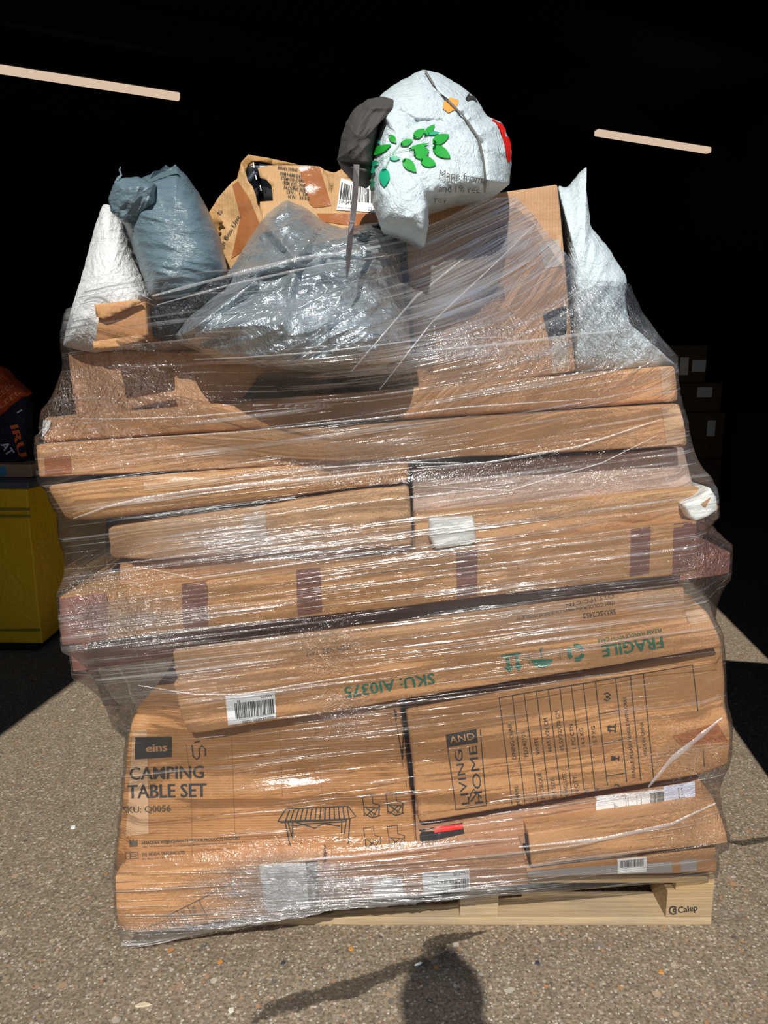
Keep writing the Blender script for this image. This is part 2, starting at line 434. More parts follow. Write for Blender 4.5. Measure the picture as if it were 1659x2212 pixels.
def barcode(T, q, seed, texts=(), n=34, name='barcode_label', v0=.25, v1=.8, u0=.1, u1=.9, lmat=None, lift=.0022):
    lb = patch(T, name, q, lmat or LABEL, lift, 12)
    printing(T, 'barcode_print', [bars_vf(q, n, seed, u0, u1, v0, v1)]+[text_vf(s, quad_pt(q, *a), quad_pt(q, *b), c) for s, a, b, c in texts], INK, lift+.0006, parent=lb)
    return lb

exec_order = 0
WALLG = 'boxes wrapped on the pallet'
# ------------------------------------------------------------------ pallet
WOOD = None
def wood_mat(col, seed):
    m, nt, out = newmat('pale_pine'); b = N(nt, 'BsdfPrincipled'); L(nt, b.outputs[0], out.inputs[0]); b.inputs['Roughness'].default_value = .75
    v = coords(nt, scale=(1.5, 30, 45), loc=(seed, seed*2, 0)); n = noise_(nt, v, 3, 6, .6, .8); v2 = coords(nt, loc=(seed, 0, 0)); n2 = noise_(nt, v2, 4, 4)
    wv = N(nt, 'TexWave', wave_type='RINGS', rings_direction='X'); L(nt, v, wv.inputs[0]); wv.inputs['Scale'].default_value = .6; wv.inputs['Distortion'].default_value = 6
    c = mixc(nt, n.outputs[0], tuple(x*.35 for x in col), tuple(min(1, x*1.4) for x in col))
    c = mixc(nt, math_(nt, 'MULTIPLY', wv.outputs[0], .4), c, tuple(x*.6 for x in col))
    c = mixc(nt, math_(nt, 'MULTIPLY', ramp(nt, n2.outputs[0], [(.5, 0.0), (.7, 1.0)]).outputs[0], .5), c, (.30, .25, .19))
    L(nt, c, b.inputs['Base Color'])
    bp = N(nt, 'Bump', i_Strength=.5, i_Distance=.004); L(nt, n.outputs[0], bp.inputs['Height']); L(nt, bp.outputs[0], b.inputs['Normal']); return m
WD = [wood_mat((.55, .37, .17), 1), wood_mat((.55, .41, .24), 5), wood_mat((.47, .33, .18), 9)]
PX0, PX1, PY0, PY1 = -.36, .855, 1.72, 2.72
pal = thing('pallet', 'pale wooden pallet under the wrapped stack with one branded corner block showing', 'pallet', ((PX0+PX1)/2, (PY0+PY1)/2, 0))
for i in range(6):
    y0 = PY0 + i*(PY1-PY0-.1)/5
    simple_box('deck_board', (PX0, y0, .122), (PX1, y0+.1, .144), WD[i % 3], pal, bevel=.002)
for i, x in enumerate((PX0, (PX0+PX1)/2-.05, PX1-.1)):
    simple_box('stringer_board', (x, PY0, .100), (x+.1, PY1, .122), WD[(i+1) % 3], pal, bevel=.002)
    for j, y in enumerate((PY0, (PY0+PY1)/2-.07, PY1-.145)):
        bx0 = x if i < 2 else x-.0
        b_ = simple_box('block', (bx0-(.0 if i < 2 else .02), y, .022), (bx0+.1, y+.145, .100), WD[(i+j) % 3], pal, bevel=.002)
        if i == 2 and j == 0: blk = b_; BL0 = (bx0-.02, y)
for j, y in enumerate((PY0, (PY0+PY1)/2-.05, PY1-.1)):
    simple_box('bottom_board', (PX0, y, 0.0), (PX1, y+.1, .022), WD[(j+1) % 3], pal, bevel=.002)
Tp = Thing(); Tp.root = blk; Tp.key = 'pallet'; Tp.Y = PY0
v_, f_ = box_vf((BL0[0], PY0, 0.0), (BL0[0]+.12, PY0+.145, .144)); reg('pallet', [Vector(v) for v in v_], f_)
arc = lambda cx, cy, r, a0, a1, n=12: [(cx+r*math.cos(a0+(a1-a0)*i/n), cy+r*math.sin(a0+(a1-a0)*i/n)) for i in range(n+1)]
printing(Tp, 'block_print', [strokes_vf([arc(1454, 1966, 8, .6, 2*PI-.6)], 3.5), strokes_vf([arc(1457, 1966, 3, 0, 2*PI)], 3), text_vf('Calep', (1465, 1972), (1507, 1966), 13, bold=.02, res=3)], INK, .001)

# ------------------------------------------------------------------ cartons, bottom to top
WARM = (.46, .235, .092); MID = (.50, .275, .125); PALE = (.54, .33, .175); PINK = (.47, .26, .14)
B = carton('B', [(246, 1893), (700, 1850), (694, 1958), (250, 2024)], (1.60, 1.60, 1.60, 1.585), 'sagging kraft box at lowest left, printed with a slanted specification table', .62, (.55,.295,.125), WALLG, 1, dent=.008, crush=[(-1, -1, .08, .02)])
patch(B, 'shipping_label', [(560, 1868), (660, 1862), (668, 1960), (575, 1978)], LABEL, .002)
patch(B, 'tape', [(648, 1862), (686, 1858), (690, 1958), (655, 1962)], TAPE_K, .0016, label='black tape down the right end')
def rt(s, x, y, ang, ln, cap): 
    a = math.radians(ang); return text_vf(s, (x, y), (x+ln*math.cos(a), y+ln*math.sin(a)), cap)
printing(B, 'printed_table', [strokes_vf([[(520, 1898), (361, 1978), (386, 2014)], [(520, 1898), (526, 1922)], [(500, 1908), (512, 1940)]], 2.2),
    strokes_vf([[(383, 1968), (402, 2000)], [(405, 1957), (427, 2003)], [(430, 1945), (455, 1995)], [(306, 2008), (357, 1987), (362, 2000)]], 1.5),
    rt('CTN QTY:', 368, 1980, 62, 30, 8), rt('PACKING SIZE:', 390, 1970, 66, 42, 9), rt('N.W.:', 412, 1960, 68, 20, 10), rt('3.8', 455, 1990, 66, 16, 10), rt('G.W.', 500, 1912, 66, 22, 9), rt('CM', 440, 1996, 66, 14, 9)], FADED, .0016)

CP = carton('C', [(283, 1538), (862, 1508), (903, 1842), (244, 1893)], 1.655, 'large kraft camping table set box at left with printed table and chairs', .72, WARM, WALLG, 2, r=.012, dent=.006, crush=[(-1, 1, .07, .02), (-1, -1, .05, .012)], axis='x')
patch(CP, 'tape', [(287, 1578), (318, 1575), (322, 1800), (272, 1806)], TAPE_C, .0012, label='whitish clear tape strip down the left edge')
patch(CP, 'tape', [(850, 1530), (872, 1530), (893, 1700), (878, 1700)], TAPE_K, .0012, label='black tape along the right edge')
lg = patch(CP, 'logo_panel', [(292, 1592), (371, 1590), (371, 1634), (292, 1640)], INK, .0016, 20)
printing(CP, 'logo_lettering', [text_vf('eins', (316, 1624), (363, 1621), 17, bold=.03)], plain('kraft_print_gap', (.50, .26, .12)), .0022)
printing(CP, 'printed_title', [text_vf('CAMPING', (280, 1684), (441, 1680), 27, bold=.018), text_vf('TABLE SET', (276, 1724), (447, 1720), 29, bold=.018)], INK)
printing(CP, 'printed_code', [text_vf('SKU: Q0056', (266, 1756), (369, 1752), 14, bold=.01)], FADED)
printing(CP, 'printed_maker', [text_vf("HUAQI'AN WEIJINGNIAN OUTDOOR PRODUCTS FACTORY", (307, 1824), (520, 1813), 7.5, bold=.01), text_vf("No. 16 North-South Commercial Street, Mashwang Town, Guangha County", (309, 1831), (546, 1819), 4),
    text_vf('SYL MODA TRADING LTD', (307, 1849), (400, 1844), 7.5, bold=.01), text_vf('Po Box 16 Manchester M16 0WJ United Kingdom', (308, 1857), (480, 1847), 4),
    ([(279, 1812), (284, 1818), (288, 1811), (290, 1818), (297, 1813), (297, 1828), (280, 1829)], [(0, 1, 2, 3, 4, 5, 6)]),
    strokes_vf([[(271, 1842), (298, 1840), (299, 1853), (272, 1855), (271, 1842)], [(281, 1841), (281, 1854)]], 1.5), text_vf('BoP', (283, 1851), (297, 1850), 5)], FADED)
printing(CP, 'handwritten_mark', [strokes_vf([[(415, 1609), (417, 1632), (425, 1640), (432, 1632), (430, 1618), (436, 1610), (444, 1618), (444, 1632)], [(420, 1603), (432, 1600)]], 3)], INK)
tbl = [[(600, 1774), (617, 1747), (752, 1741), (769, 1763), (755, 1768), (600, 1774)], [(606, 1776), (750, 1770)]]
tbl += [[(617+i*9.5, 1747-.4*i), (606+i*10.6, 1773-.4*i)] for i in range(1, 15)]
tbl += [[(616, 1776), (627, 1827)], [(622, 1776), (633, 1812)], [(632, 1776), (632, 1800)], [(756, 1768), (752, 1822)], [(748, 1770), (744, 1800)], [(738, 1770), (738, 1800)], [(622, 1781), (640, 1783), (660, 1779), (745, 1774)], [(640, 1776), (680, 1788), (700, 1778), (735, 1784)]]
def chair_lines(x, y, s=1.0):
    L_ = [[(0, 3), (22, 0), (23, 18), (38, 22), (34, 29), (4, 26), (0, 3)], [(4, 26), (5, 46)], [(8, 28), (30, 44)], [(28, 28), (8, 46)], [(34, 29), (22, 50), (14, 30)], [(38, 22), (36, 44)], [(5, 40), (22, 50), (40, 44)]]
    return [[(x+a*s, y+b*s) for a, b in l] for l in L_]
printing(CP, 'printed_drawing', [strokes_vf(tbl, 2.4), strokes_vf(chair_lines(782, 1716)+chair_lines(833, 1711), 2.2), strokes_vf(chair_lines(785, 1785)+chair_lines(836, 1782), 1.5)], INK)
for l_ in [[(402, 1606), (413, 1700), (415, 1850)], [(604, 1575), (610, 1720)], [(680, 1560), (700, 1760)], [(843, 1540), (850, 1600)], [(500, 1580), (508, 1810)]]: printing(CP, 'fold_crease', [strokes_vf([l_], 1.2)], cardboard((.33, .16, .06), 77), .0008)

b1 = carton('b1', [(884, 1796), (1515, 1684), (1528, 1765), (892, 1858)], 1.68, 'kraft box with a white courier label, under the dining chair box', .60, PINK, WALLG, 3)
lb = patch(b1, 'courier_label', [(1285, 1722), (1434, 1704), (1436, 1746), (1288, 1765)], LABEL, .002)
q1 = [(1285, 1722), (1434, 1704), (1436, 1746), (1288, 1765)]
printing(b1, 'label_print', [bars_vf(q1, 22, 5, .79, .99, .1, .9), text_vf('2DAY', quad_pt(q1, .32, .95), quad_pt(q1, .32, .5), 7), strokes_vf([[quad_pt(q1, .27, .05), quad_pt(q1, .27, .97)], [quad_pt(q1, .44, .1), quad_pt(q1, .44, .9)], [quad_pt(q1, .47, .2), quad_pt(q1, .47, .8)], [quad_pt(q1, .6, .15), quad_pt(q1, .6, .7)], [quad_pt(q1, .66, .1), quad_pt(q1, .66, .9)]], 1)], FADED, .0028, parent=lb)
lb2 = patch(b1, 'courier_label', [(1432, 1700), (1500, 1688), (1501, 1732), (1436, 1742)], plain('bluish_label', (.66, .72, .88), .5, noise_amt=.04), .0024, label='bluish white label half')
printing(b1, 'label_print', [strokes_vf([[(1465, 1700), (1466, 1722), (1480, 1720)], [(1472, 1700), (1473, 1716)]], 1.3)], FADED, .003, parent=lb2)
patch(b1, 'tape', [(905, 1793), (1000, 1777), (1003, 1800), (908, 1822)], TAPE_K, .0014, label='black tape across the top left')
patch(b1, 'tape', [(938, 1767+20), (1000, 1768+12), (1000, 1775+14), (938, 1778+20)], REDM, .002, label='bright red sticker')

b2 = carton('b2', [(1140, 1800), (1568, 1742), (1574, 1822), (1148, 1872)], 1.62, 'kraft box at lower right with a crushed corner, above the pallet block', .66, MID, WALLG, 4, crush=[(1, 1, .10, .035)])
patch(b2, 'tape', [(1105, 1800), (1128, 1798), (1145, 1868), (1140, 1872)], TAPE_K, .0014)
b3 = carton('b3', [(1132, 1872), (1548, 1832), (1550, 1884), (1132, 1897)], 1.655, 'thin box lying directly on the pallet at lower right with grey tape', .62, WARM, WALLG, 5)
patch(b3, 'tape', [(1140, 1880), (1450, 1860), (1452, 1884), (1140, 1893)], TAPE_G, .0012, label='grey tape along the edge')
patch(b3, 'tape', [(1470, 1856), (1505, 1853), (1505, 1880), (1470, 1882)], TAPE_G, .0014, label='grey tape square')
barcode(b3, [(1333, 1856), (1397, 1850), (1396, 1882), (1334, 1886)], 8, n=26, v0=.1, v1=.6)
b4 = carton('b4', [(690, 1880), (1132, 1842), (1142, 1912), (694, 1954)], 1.60, 'low kraft box at bottom centre with two white labels', .62, PINK, WALLG, 6)
barcode(b4, [(912, 1884), (1013, 1874), (1015, 1921), (914, 1934)], 9, (('100', (.2, .28), (.33, .27), 7), ('SP1960', (.66, .28), (.98, .25), 8)), v0=.42, v1=.98, u0=.2, u1=.98)
l3 = patch(b4, 'small_label', [(805, 1900), (868, 1893), (872, 1935), (806, 1941)], LABEL, .002); printing(b4, 'label_print', [text_vf('25', (866, 1900), (848, 1902), 8)], INK, .0028, parent=l3)
b5 = carton('b5', [(880, 1852), (1130, 1822), (1132, 1850), (886, 1880)], 1.68, 'dim box wedged at bottom centre above the labelled low box', .5, PINK, WALLG, 31)

D = carton('D', [(874, 1530), (1562, 1398), (1588, 1660), (906, 1782)], (1.66, 1.66, 1.63, 1.655), 'large kraft dining chair box at lower right with a printed black table', .75, (.52,.275,.115), WALLG, 7, r=.016, dent=.008, crush=[(1, -1, .10, .02), (1, .1, .06, .012)])
def cp(x, y): return (930+x/2.6333, 1400+y/2.6333)      # coordinates read off an enlarged crop
lg = [[cp(145, 918), cp(318, 893), cp(282, 462)], [cp(145, 918), cp(88, 493)], [cp(88, 493), cp(262, 460)]]
ap = patch(D, 'logo_panel', [cp(86, 493), cp(261, 460), cp(269, 535), cp(97, 562)], INK, .0016, 20)
printing(D, 'logo_lettering', [text_vf('AND', cp(112, 540), cp(252, 516), 15)], plain('kraft_print_gap', (.50, .27, .12)), .0022)
printing(D, 'printed_logo', [strokes_vf(lg, 2), text_vf('LIVING', cp(222, 884), cp(178, 575), 20*.86, res=3), text_vf('HOME', cp(300, 880), cp(262, 552), 19*.95, res=3),
    strokes_vf([[cp(215, 862), cp(245, 800), cp(290, 850)], [cp(228, 872), cp(262, 826)]], 3)], INK)
TOP = cp(390, 280); rowsx = [390, 465, 532, 602, 668, 735, 800, 868, 937, 1052, 1135, 1210]
tabl = [[cp(390, 280), cp(1490, 95), cp(1520, 355)], [cp(1550, 580), cp(1558, 715)]]
bots = [(468, 922), (540, 915), (614, 905), (680, 893), (748, 880), (808, 870), (880, 858), (940, 846), (1010, 815), (1120, 800), (1200, 790), (1272, 780)]
for x, bt in zip(rowsx, bots): tabl.append([cp(x, 280-(x-390)*.168), cp(*bt)])
tabl += [[cp(958, 373), cp(1072, 352)], [cp(980, 545), cp(1090, 520)], [cp(1003, 726), cp(1115, 708)]]
rows = [('ITEM NAME:', 'DINING CHAIR'), ('SKU:', 'FD240101'), ('ITEM COLOUR:', 'WHITE'), ('ITEM SIZE:', '66X51X74 CM'), ('PACKING SIZE:', '85.5X32X70 CM'), ('CTN QTY:', '1 PC/CTN'), ('N.W.:', '14.2 KG'), ('G.W.:', '15.7 KG')]
lens = [(150, 205), (65, 138), (190, 96), (150, 195), (200, 230), (150, 140), (60, 105), (60, 105)]
v0s = [(488, 628), (556, 614), (622, 602), (690, 588), (760, 580), (828, 568), (880, 555), (948, 545)]
k0s = [(517, 925), (592, 905), (655, 890), (722, 880), (795, 900), (850, 868), (905, 850), (965, 840)]
tx = []
for (a, b), (la, lv), vo_, ko in zip(rows, lens, v0s, k0s):
    e = (-.135, -.99)
    tx.append(text_vf(b, cp(*vo_), cp(vo_[0]+e[0]*lv, vo_[1]+e[1]*lv), 8.5)); tx.append(text_vf(a, cp(*ko), cp(ko[0]+e[0]*la, ko[1]+e[1]*la), 8.5))
tx.append(text_vf('FRAGILE: PLEASE HANDLE WITH CARE', cp(1168, 735), cp(1112, 275), 7.5)); tx.append(text_vf('MADE IN CHINA', cp(1232, 608), cp(1208, 418), 7.5))
def at(c, pts, s=1): return [cp(c[0]+x*s, c[1]+y*s) for x, y in pts]
icons = [at((1030, 455), [(-20, -14), (-20, 14)]), at((1030, 455), [(20, -26), (20, 26)]), at((1030, 455), [(-20, -10), (18, -8)]), at((1030, 455), [(-20, 12), (18, 14)]), at((1030, 455), [(-10, -18), (-20, -10), (-8, -2)]), at((1030, 455), [(-10, 4), (-20, 12), (-8, 20)]),
         at((1050, 625), [(0, 0), (18, 0)]), at((1050, 625), [(20, -14), (20, 14)]), at((1005, 275), [(-18, -14), (0, -22), (18, -10), (4, 0), (16, 12), (-2, 24), (-18, 14)]), at((1060, 790), [(-14, -10), (0, -18), (14, -6), (10, 14), (-8, 16), (-14, 4)])]
printing(D, 'printed_table', [strokes_vf(tabl, 1.7)]+tx+[strokes_vf(icons, 2.6), (at((1050, 625), [(-22, -14), (0, -12), (4, 0), (0, 12), (-22, 14)]), [(0, 1, 2, 3, 4)]), (at((1005, 275), [(-8, -6), (6, -6), (6, 8), (-8, 8)]), [(0, 1, 2, 3)])], INK)
for l_ in [[(885, 1545), (1020, 1537), (1200, 1500), (1400, 1460), (1560, 1446)], [(900, 1755), (960, 1752), (1200, 1700)], [(1400, 1655), (1450, 1620), (1530, 1610)]]: printing(D, 'fold_crease', [strokes_vf([l_], 1.6)], cardboard((.30, .15, .06), 78), .0008)
patch(D, 'tape', [(1452, 1590), (1548, 1560), (1572, 1600), (1470, 1612)], TAPE_O, .0012, label='orange brown tape at right')

E = carton('E', [(374, 1476), (1535, 1308), (1562, 1398), (402, 1590)], 1.615, 'long kraft box with upside-down green fragile printing and barcode label', .72, (.53,.29,.13), WALLG, 8, crush=[(1, 1, .10, .03), (-1, -1, .05, .01)])
barcode(E, [(487, 1502), (594, 1492), (597, 1550), (493, 1566)], 21, (('AI0375', (.95, .1), (.7, .12), 5), ('000256891 0000', (.95, .9), (.3, .93), 5), ('B', (.28, .2), (.22, .2), 5)), v0=.28, v1=.82, u0=.17, u1=.97)
g = [text_vf('FRAGILE', (1430, 1374), (1298, 1394), 25, bold=.018), text_vf('PLEASE HANDLE WITH CARE', (1428, 1357), (1290, 1380), 8), text_vf('SKU: AI0375', (937, 1453), (742, 1484), 24, bold=.015)]
ic = []
ic.append(strokes_vf([[(1082, 1418), (1125, 1411)]], 5)); ic.append(strokes_vf([[(1095, 1420), (1099, 1444)], [(1115, 1416), (1119, 1441)]], 7))
ic.append(([(1088, 1440), (1110, 1437), (1101, 1452)], [(0, 1, 2)])); ic.append(([(1109, 1437), (1130, 1433), (1121, 1449)], [(0, 1, 2)]))
ic.append(([(1146, 1424)] + [(1170+24*math.cos(t), 1420+22*math.sin(t)) for t in [.15+i*.28 for i in range(10)]], [tuple(range(11))]))
ic.append(strokes_vf([[(1170, 1420), (1167, 1402), (1172, 1398)]], 3)); ic.append(strokes_vf([[(1208, 1400), (1210, 1425)], [(1142, 1410), (1144, 1436)]], 1.3))
for a in (0, 2.09, 4.19): ic.append(strokes_vf([arc(1244, 1409, 15, a+.2, a+1.75, 6)], 9))
printing(E, 'fragile_print', g[:1], GREEN_INK, label='dark green upside-down FRAGILE'); printing(E, 'care_print', g[1:2], GREEN_INK); printing(E, 'code_print', g[2:], GREEN_INK)
printing(E, 'arrows_symbol', ic[:4], GREEN_INK); printing(E, 'umbrella_symbol', ic[4:6], GREEN_INK); printing(E, 'divider_print', [strokes_vf([[(1208, 1400), (1210, 1425)]], 1.3)], GREEN_INK); printing(E, 'divider_print', [strokes_vf([[(1142, 1410), (1144, 1436)]], 1.3)], GREEN_INK); printing(E, 'recycling_symbol', ic[7:], GREEN_INK)
patch(E, 'tape', [(1478, 1300+20), (1533, 1313), (1540, 1340), (1490, 1350)], TAPE_C, .001)

Fx = carton('Fx', [(372, 1408), (1475, 1262), (1480, 1308), (378, 1471)], 1.65, 'flat kraft box printed upside down with item details, above the fragile box', .68, PALE, WALLG, 9, crush=[(-1, -1, .05, .01)])
printing(Fx, 'printed_details', [text_vf('SKU:SC2453', (1329, 1315), (1259, 1325), 11, bold=.01), text_vf('ITEM COLOUR:the starry sky is full of moon grey', (1327, 1297), (1115, 1335), 7.5), text_vf('QTY:1PC/CTN', (1325, 1283), (1222, 1303), 8)], FADED)
printing(Fx, 'printed_size', [text_vf('PACKING SIZE: 140*25*5.5CM', (756, 1409), (590, 1436), 10), text_vf('ITEM SIZE: 74*7', (756, 1392), (660, 1408), 10)], FADED)
patch(Fx, 'tape', [(1380, 1280), (1475, 1266), (1478, 1312), (1370, 1325)], TAPE_C, .001)

G = carton('G', [(150, 1402), (1579, 1192), (1578, 1240), (157, 1452)], 1.72, 'long thin pinkish-brown taped box sticking out at both sides of the stack', .35, (.44,.20,.15), WALLG, 10, dent=.005)
patch(G, 'tape', [(1508, 1206), (1576, 1194), (1575, 1238), (1510, 1250)], TAPE_P, .001, label='pinkish tape over the right end'); patch(G, 'tape', [(153, 1404), (235, 1392), (235, 1438), (158, 1450)], TAPE_P, .001, label='pinkish tape over the left end')
H = carton('H', [(126, 1290), (1505, 1124), (1507, 1236), (132, 1396)], 1.60, 'long kraft box with vertical brown tape bands across its front', .72, (.50,.27,.11), WALLG, 11, dent=.004)
for qd in ([(393, 1262), (448, 1254), (450, 1352), (396, 1360)], [(640, 1232), (692, 1226), (696, 1322), (643, 1330)], [(985, 1192), (1032, 1187), (1030, 1285), (987, 1292)], [(1363, 1144), (1406, 1138), (1402, 1238), (1360, 1245)]):
    patch(H, 'tape', qd, TAPE_B, .0014)
patch(H, 'tape', [(1455, 1132), (1503, 1127), (1504, 1232), (1452, 1240)], TAPE_B, .0014, label='brown tape over the right end')
patch(H, 'tape', [(130, 1293), (232, 1280), (233, 1380), (134, 1392)], TAPE_P, .0014, label='pinkish tape over the left end')
patch(H, 'torn_spot', [(182, 1362), (195, 1358), (212, 1362), (205, 1368), (186, 1370)], cardboard((.55,.26,.10), 4), .002)
Jx = carton('Jx', [(250, 1216), (930, 1152), (935, 1190), (245, 1282)], 1.65, 'flattened kraft box between the taped long box and the crushed short box', .6, MID, WALLG, 12, dent=.008, crush=[(-1, 0, .1, .02)])
Ix = carton('Ix', [(234, 1138), (885, 1046), (889, 1182), (224, 1216)], 1.615, 'crushed kraft box at middle left with a torn sagging corner', .6, PALE, WALLG, 13, r=.014, dent=.009, crush=[(-1, -1, .10, .03), (1, 1, .04, .01)])
patch(Ix, 'tape', [(525, 1100), (572, 1092), (578, 1160), (530, 1168)], TAPE_W, .0012)
Kx = carton('Kx', [(893, 1112), (1540, 1052), (1500, 1126), (895, 1196)], 1.635, 'kraft box at middle right with white foam showing at torn corners', .62, (.55,.32,.15), WALLG, 14, r=.012, dent=.008, crush=[(.6, -1, .08, .02), (1, 1, .05, .01)])
def foam(T, pts, Y, dep, lab):
    V = []; n = len(pts)
    for k, (sc, dy) in enumerate(((.9, 0), (1.0, .008), (1.0, dep))):
        cx = sum(p[0] for p in pts)/n; cy = sum(p[1] for p in pts)/n
        for x, y in pts: V.append(P(cx+(x-cx)*sc, cy+(y-cy)*sc, Y)+Vector((0, dy, 0)))
    Fs = [tuple(range(n))[::-1]]
    for k in range(2):
        for i in range(n): Fs.append((k*n+i, k*n+(i+1) % n, (k+1)*n+(i+1) % n, (k+1)*n+i))
    Fs.append(tuple(range(2*n, 3*n)))
    o = mesh_obj('foam_block', V, Fs, FOAM, T.root, smooth=False); o['label'] = lab
    m = o.modifiers.new('b', 'BEVEL'); m.width = .004; m.segments = 2
    ALLV.extend(V)
foam(Kx, [(928, 1122), (1025, 1120), (1031, 1168), (1020, 1178), (940, 1188), (926, 1160)], 1.60, .1, 'white foam pad poking out near the middle')
foam(Kx, [(1476, 1090), (1512, 1075), (1535, 1052), (1550, 1075), (1553, 1102), (1530, 1118), (1502, 1129), (1490, 1118)], 1.60, .12, 'white foam corner at the right end')
patch(Kx, 'torn_flap', [(1500, 1084), (1518, 1070), (1528, 1098), (1514, 1098)], cardboard((.55,.3,.12), 15), .035, label='torn scrap of card on the foam')
Lx = carton('Lx', [(890, 1012), (1478, 966), (1500, 1056), (892, 1108)], 1.67, 'recessed pale box behind milky film at right, over the foam box', .6, (.58,.44,.36), WALLG, 15)
Qx = carton('Qx', [(96, 1050), (884, 975), (885, 1042), (126, 1134)], (1.60, 1.62, 1.62, 1.60), 'kraft box at left with rounded dented end, above the dark gap', .66, (.53,.29,.12), WALLG, 16, r=.016, dent=.007, crush=[(-1, -1, .09, .03)])
patch(Qx, 'tape', [(310, 1030), (475, 1012), (475, 1040), (312, 1060)], TAPE_C, .001)
Nx = carton('Nx', [(76, 962), (1478, 872), (1484, 964), (84, 1032)], 1.61, 'longest kraft box spanning the stack under the rolled-looking top long box', .7, (.52,.29,.14), WALLG, 17, dent=.004, crush=[(1, 1, .05, .012)])
patch(Nx, 'tape', [(1428, 880), (1474, 874), (1482, 958), (1440, 962)], TAPE_C, .001)
patch(Nx, 'tape', [(96, 988), (152, 984), (155, 1022), (98, 1028)], TAPE_O, .001)
Px = carton('Px', [(92, 902), (1460, 790), (1466, 868), (90, 958)], 1.65, 'long kraft box with bulging right end just under the tall box', .68, (.52,.28,.13), WALLG, 18, r=.014, dent=.004)
patch(Px, 'torn_corner', [(84+8, 896+10), (112, 908), (108, 925), (92, 945)], LABEL, .003, label='white torn corner at left end')
patch(Px, 'tape', [(1425, 795), (1458, 792), (1463, 864), (1432, 868)], TAPE_C, .001)
Rx = carton('Rx', [(144, 757), (872, 752), (890, 842), (165, 912)], 1.69, 'kraft box at upper left below the small open box', .55, (.50,.28,.15), WALLG, 19, r=.012, dent=.006)
Rk = carton('Rk', [(560, 806), (888, 792), (892, 832), (520, 862)], 1.66, 'dark plastic-covered box under the silver bag', .4, None, WALLG, 20, dent=.01, mat=poly('dark_plastic', (.03, .033, .04), .3))
Tx = carton('Tx', [(862, 443), (1205, 397), (1245, 802), (905, 850)], (1.73, 1.75, 1.70, 1.69), 'tall upright kraft box at upper right under the white leaf-print bag', .42, (.52,.30,.16), WALLG, 21, r=.009, dent=.005)
patch(Tx, 'tape', [(1163, 528), (1208, 517), (1216, 575), (1176, 580)], TAPE_W, .0012, label='whitish tape on the right edge')
patch(Tx, 'tape', [(1172, 678), (1230, 657), (1236, 722), (1184, 733)], TAPE_K, .0012, label='dark tape on the right edge')
patch(Tx, 'tape', [(1190, 733), (1238, 726), (1243, 800), (1192, 806)], TAPE_W, .001)
barcode(Tx, [(1020, 622), (1090, 616), (1092, 648), (1022, 654)], 31, n=24, v0=.1, v1=.9, u0=.03, u1=.97, lmat=cardboard((.52,.30,.16), 21), lift=.001)
patch(Tx, 'tape', [(882, 800), (902, 795), (908, 846), (890, 850)], TAPE_K, .0012)
Sx = carton('Sx', [(212, 682), (315, 650), (320, 726), (203, 746)], 1.565, 'small open box with flaps below the blue-grey bag', .16, (.50,.25,.10), WALLG, 22, dent=.004, mat=None)
def sheet(name, pts, yf, mat, parent, th=.004, step=10, seed=0, amp=.003, wrapped=False, smooth=True):
    v, f = tri_poly(pts, step); n = len(v); V = []
    for x, y in v:
        p = P(x, y, yf(x, y)); nz = noise.noise(p*18+Vector((seed, 0, 0)))*amp + noise.noise(p*55)*amp*.4; V.append(p+Vector((0, nz, 0)))
    F1 = []
    for q in f:
        a, b, c = V[q[0]], V[q[1]], V[q[2]]; F1.append(q if (b-a).cross(c-a).dot(CO-a) > 0 else q[::-1])
    edges = {}
    for q in F1:
        for i in range(len(q)):
            e = (q[i], q[(i+1) % len(q)]); edges[e] = edges.get(e, 0)+1
    V2 = V+[p+Vector((0, th, 0)) for p in V]; Fs = list(F1)+[tuple(i+n for i in q[::-1]) for q in F1]
    for (a, b) in edges:
        if (b, a) not in edges: Fs.append((a, a+n, b+n, b))
    o = mesh_obj(name, V2, Fs, mat, parent, smooth=smooth)
    if wrapped: ALLV.extend(V2)
    return o, V2, Fs
ck = cardboard((.54, .29, .13), 22)
sheet('flap', [(203, 658), (300, 647), (306, 652), (225, 690), (207, 684)], lambda x, y: 1.55, ck, Sx.root, seed=2)
sheet('flap', [(201, 738), (306, 722), (312, 733), (262, 748), (202, 756)], lambda x, y: 1.54, ck, Sx.root, seed=3)

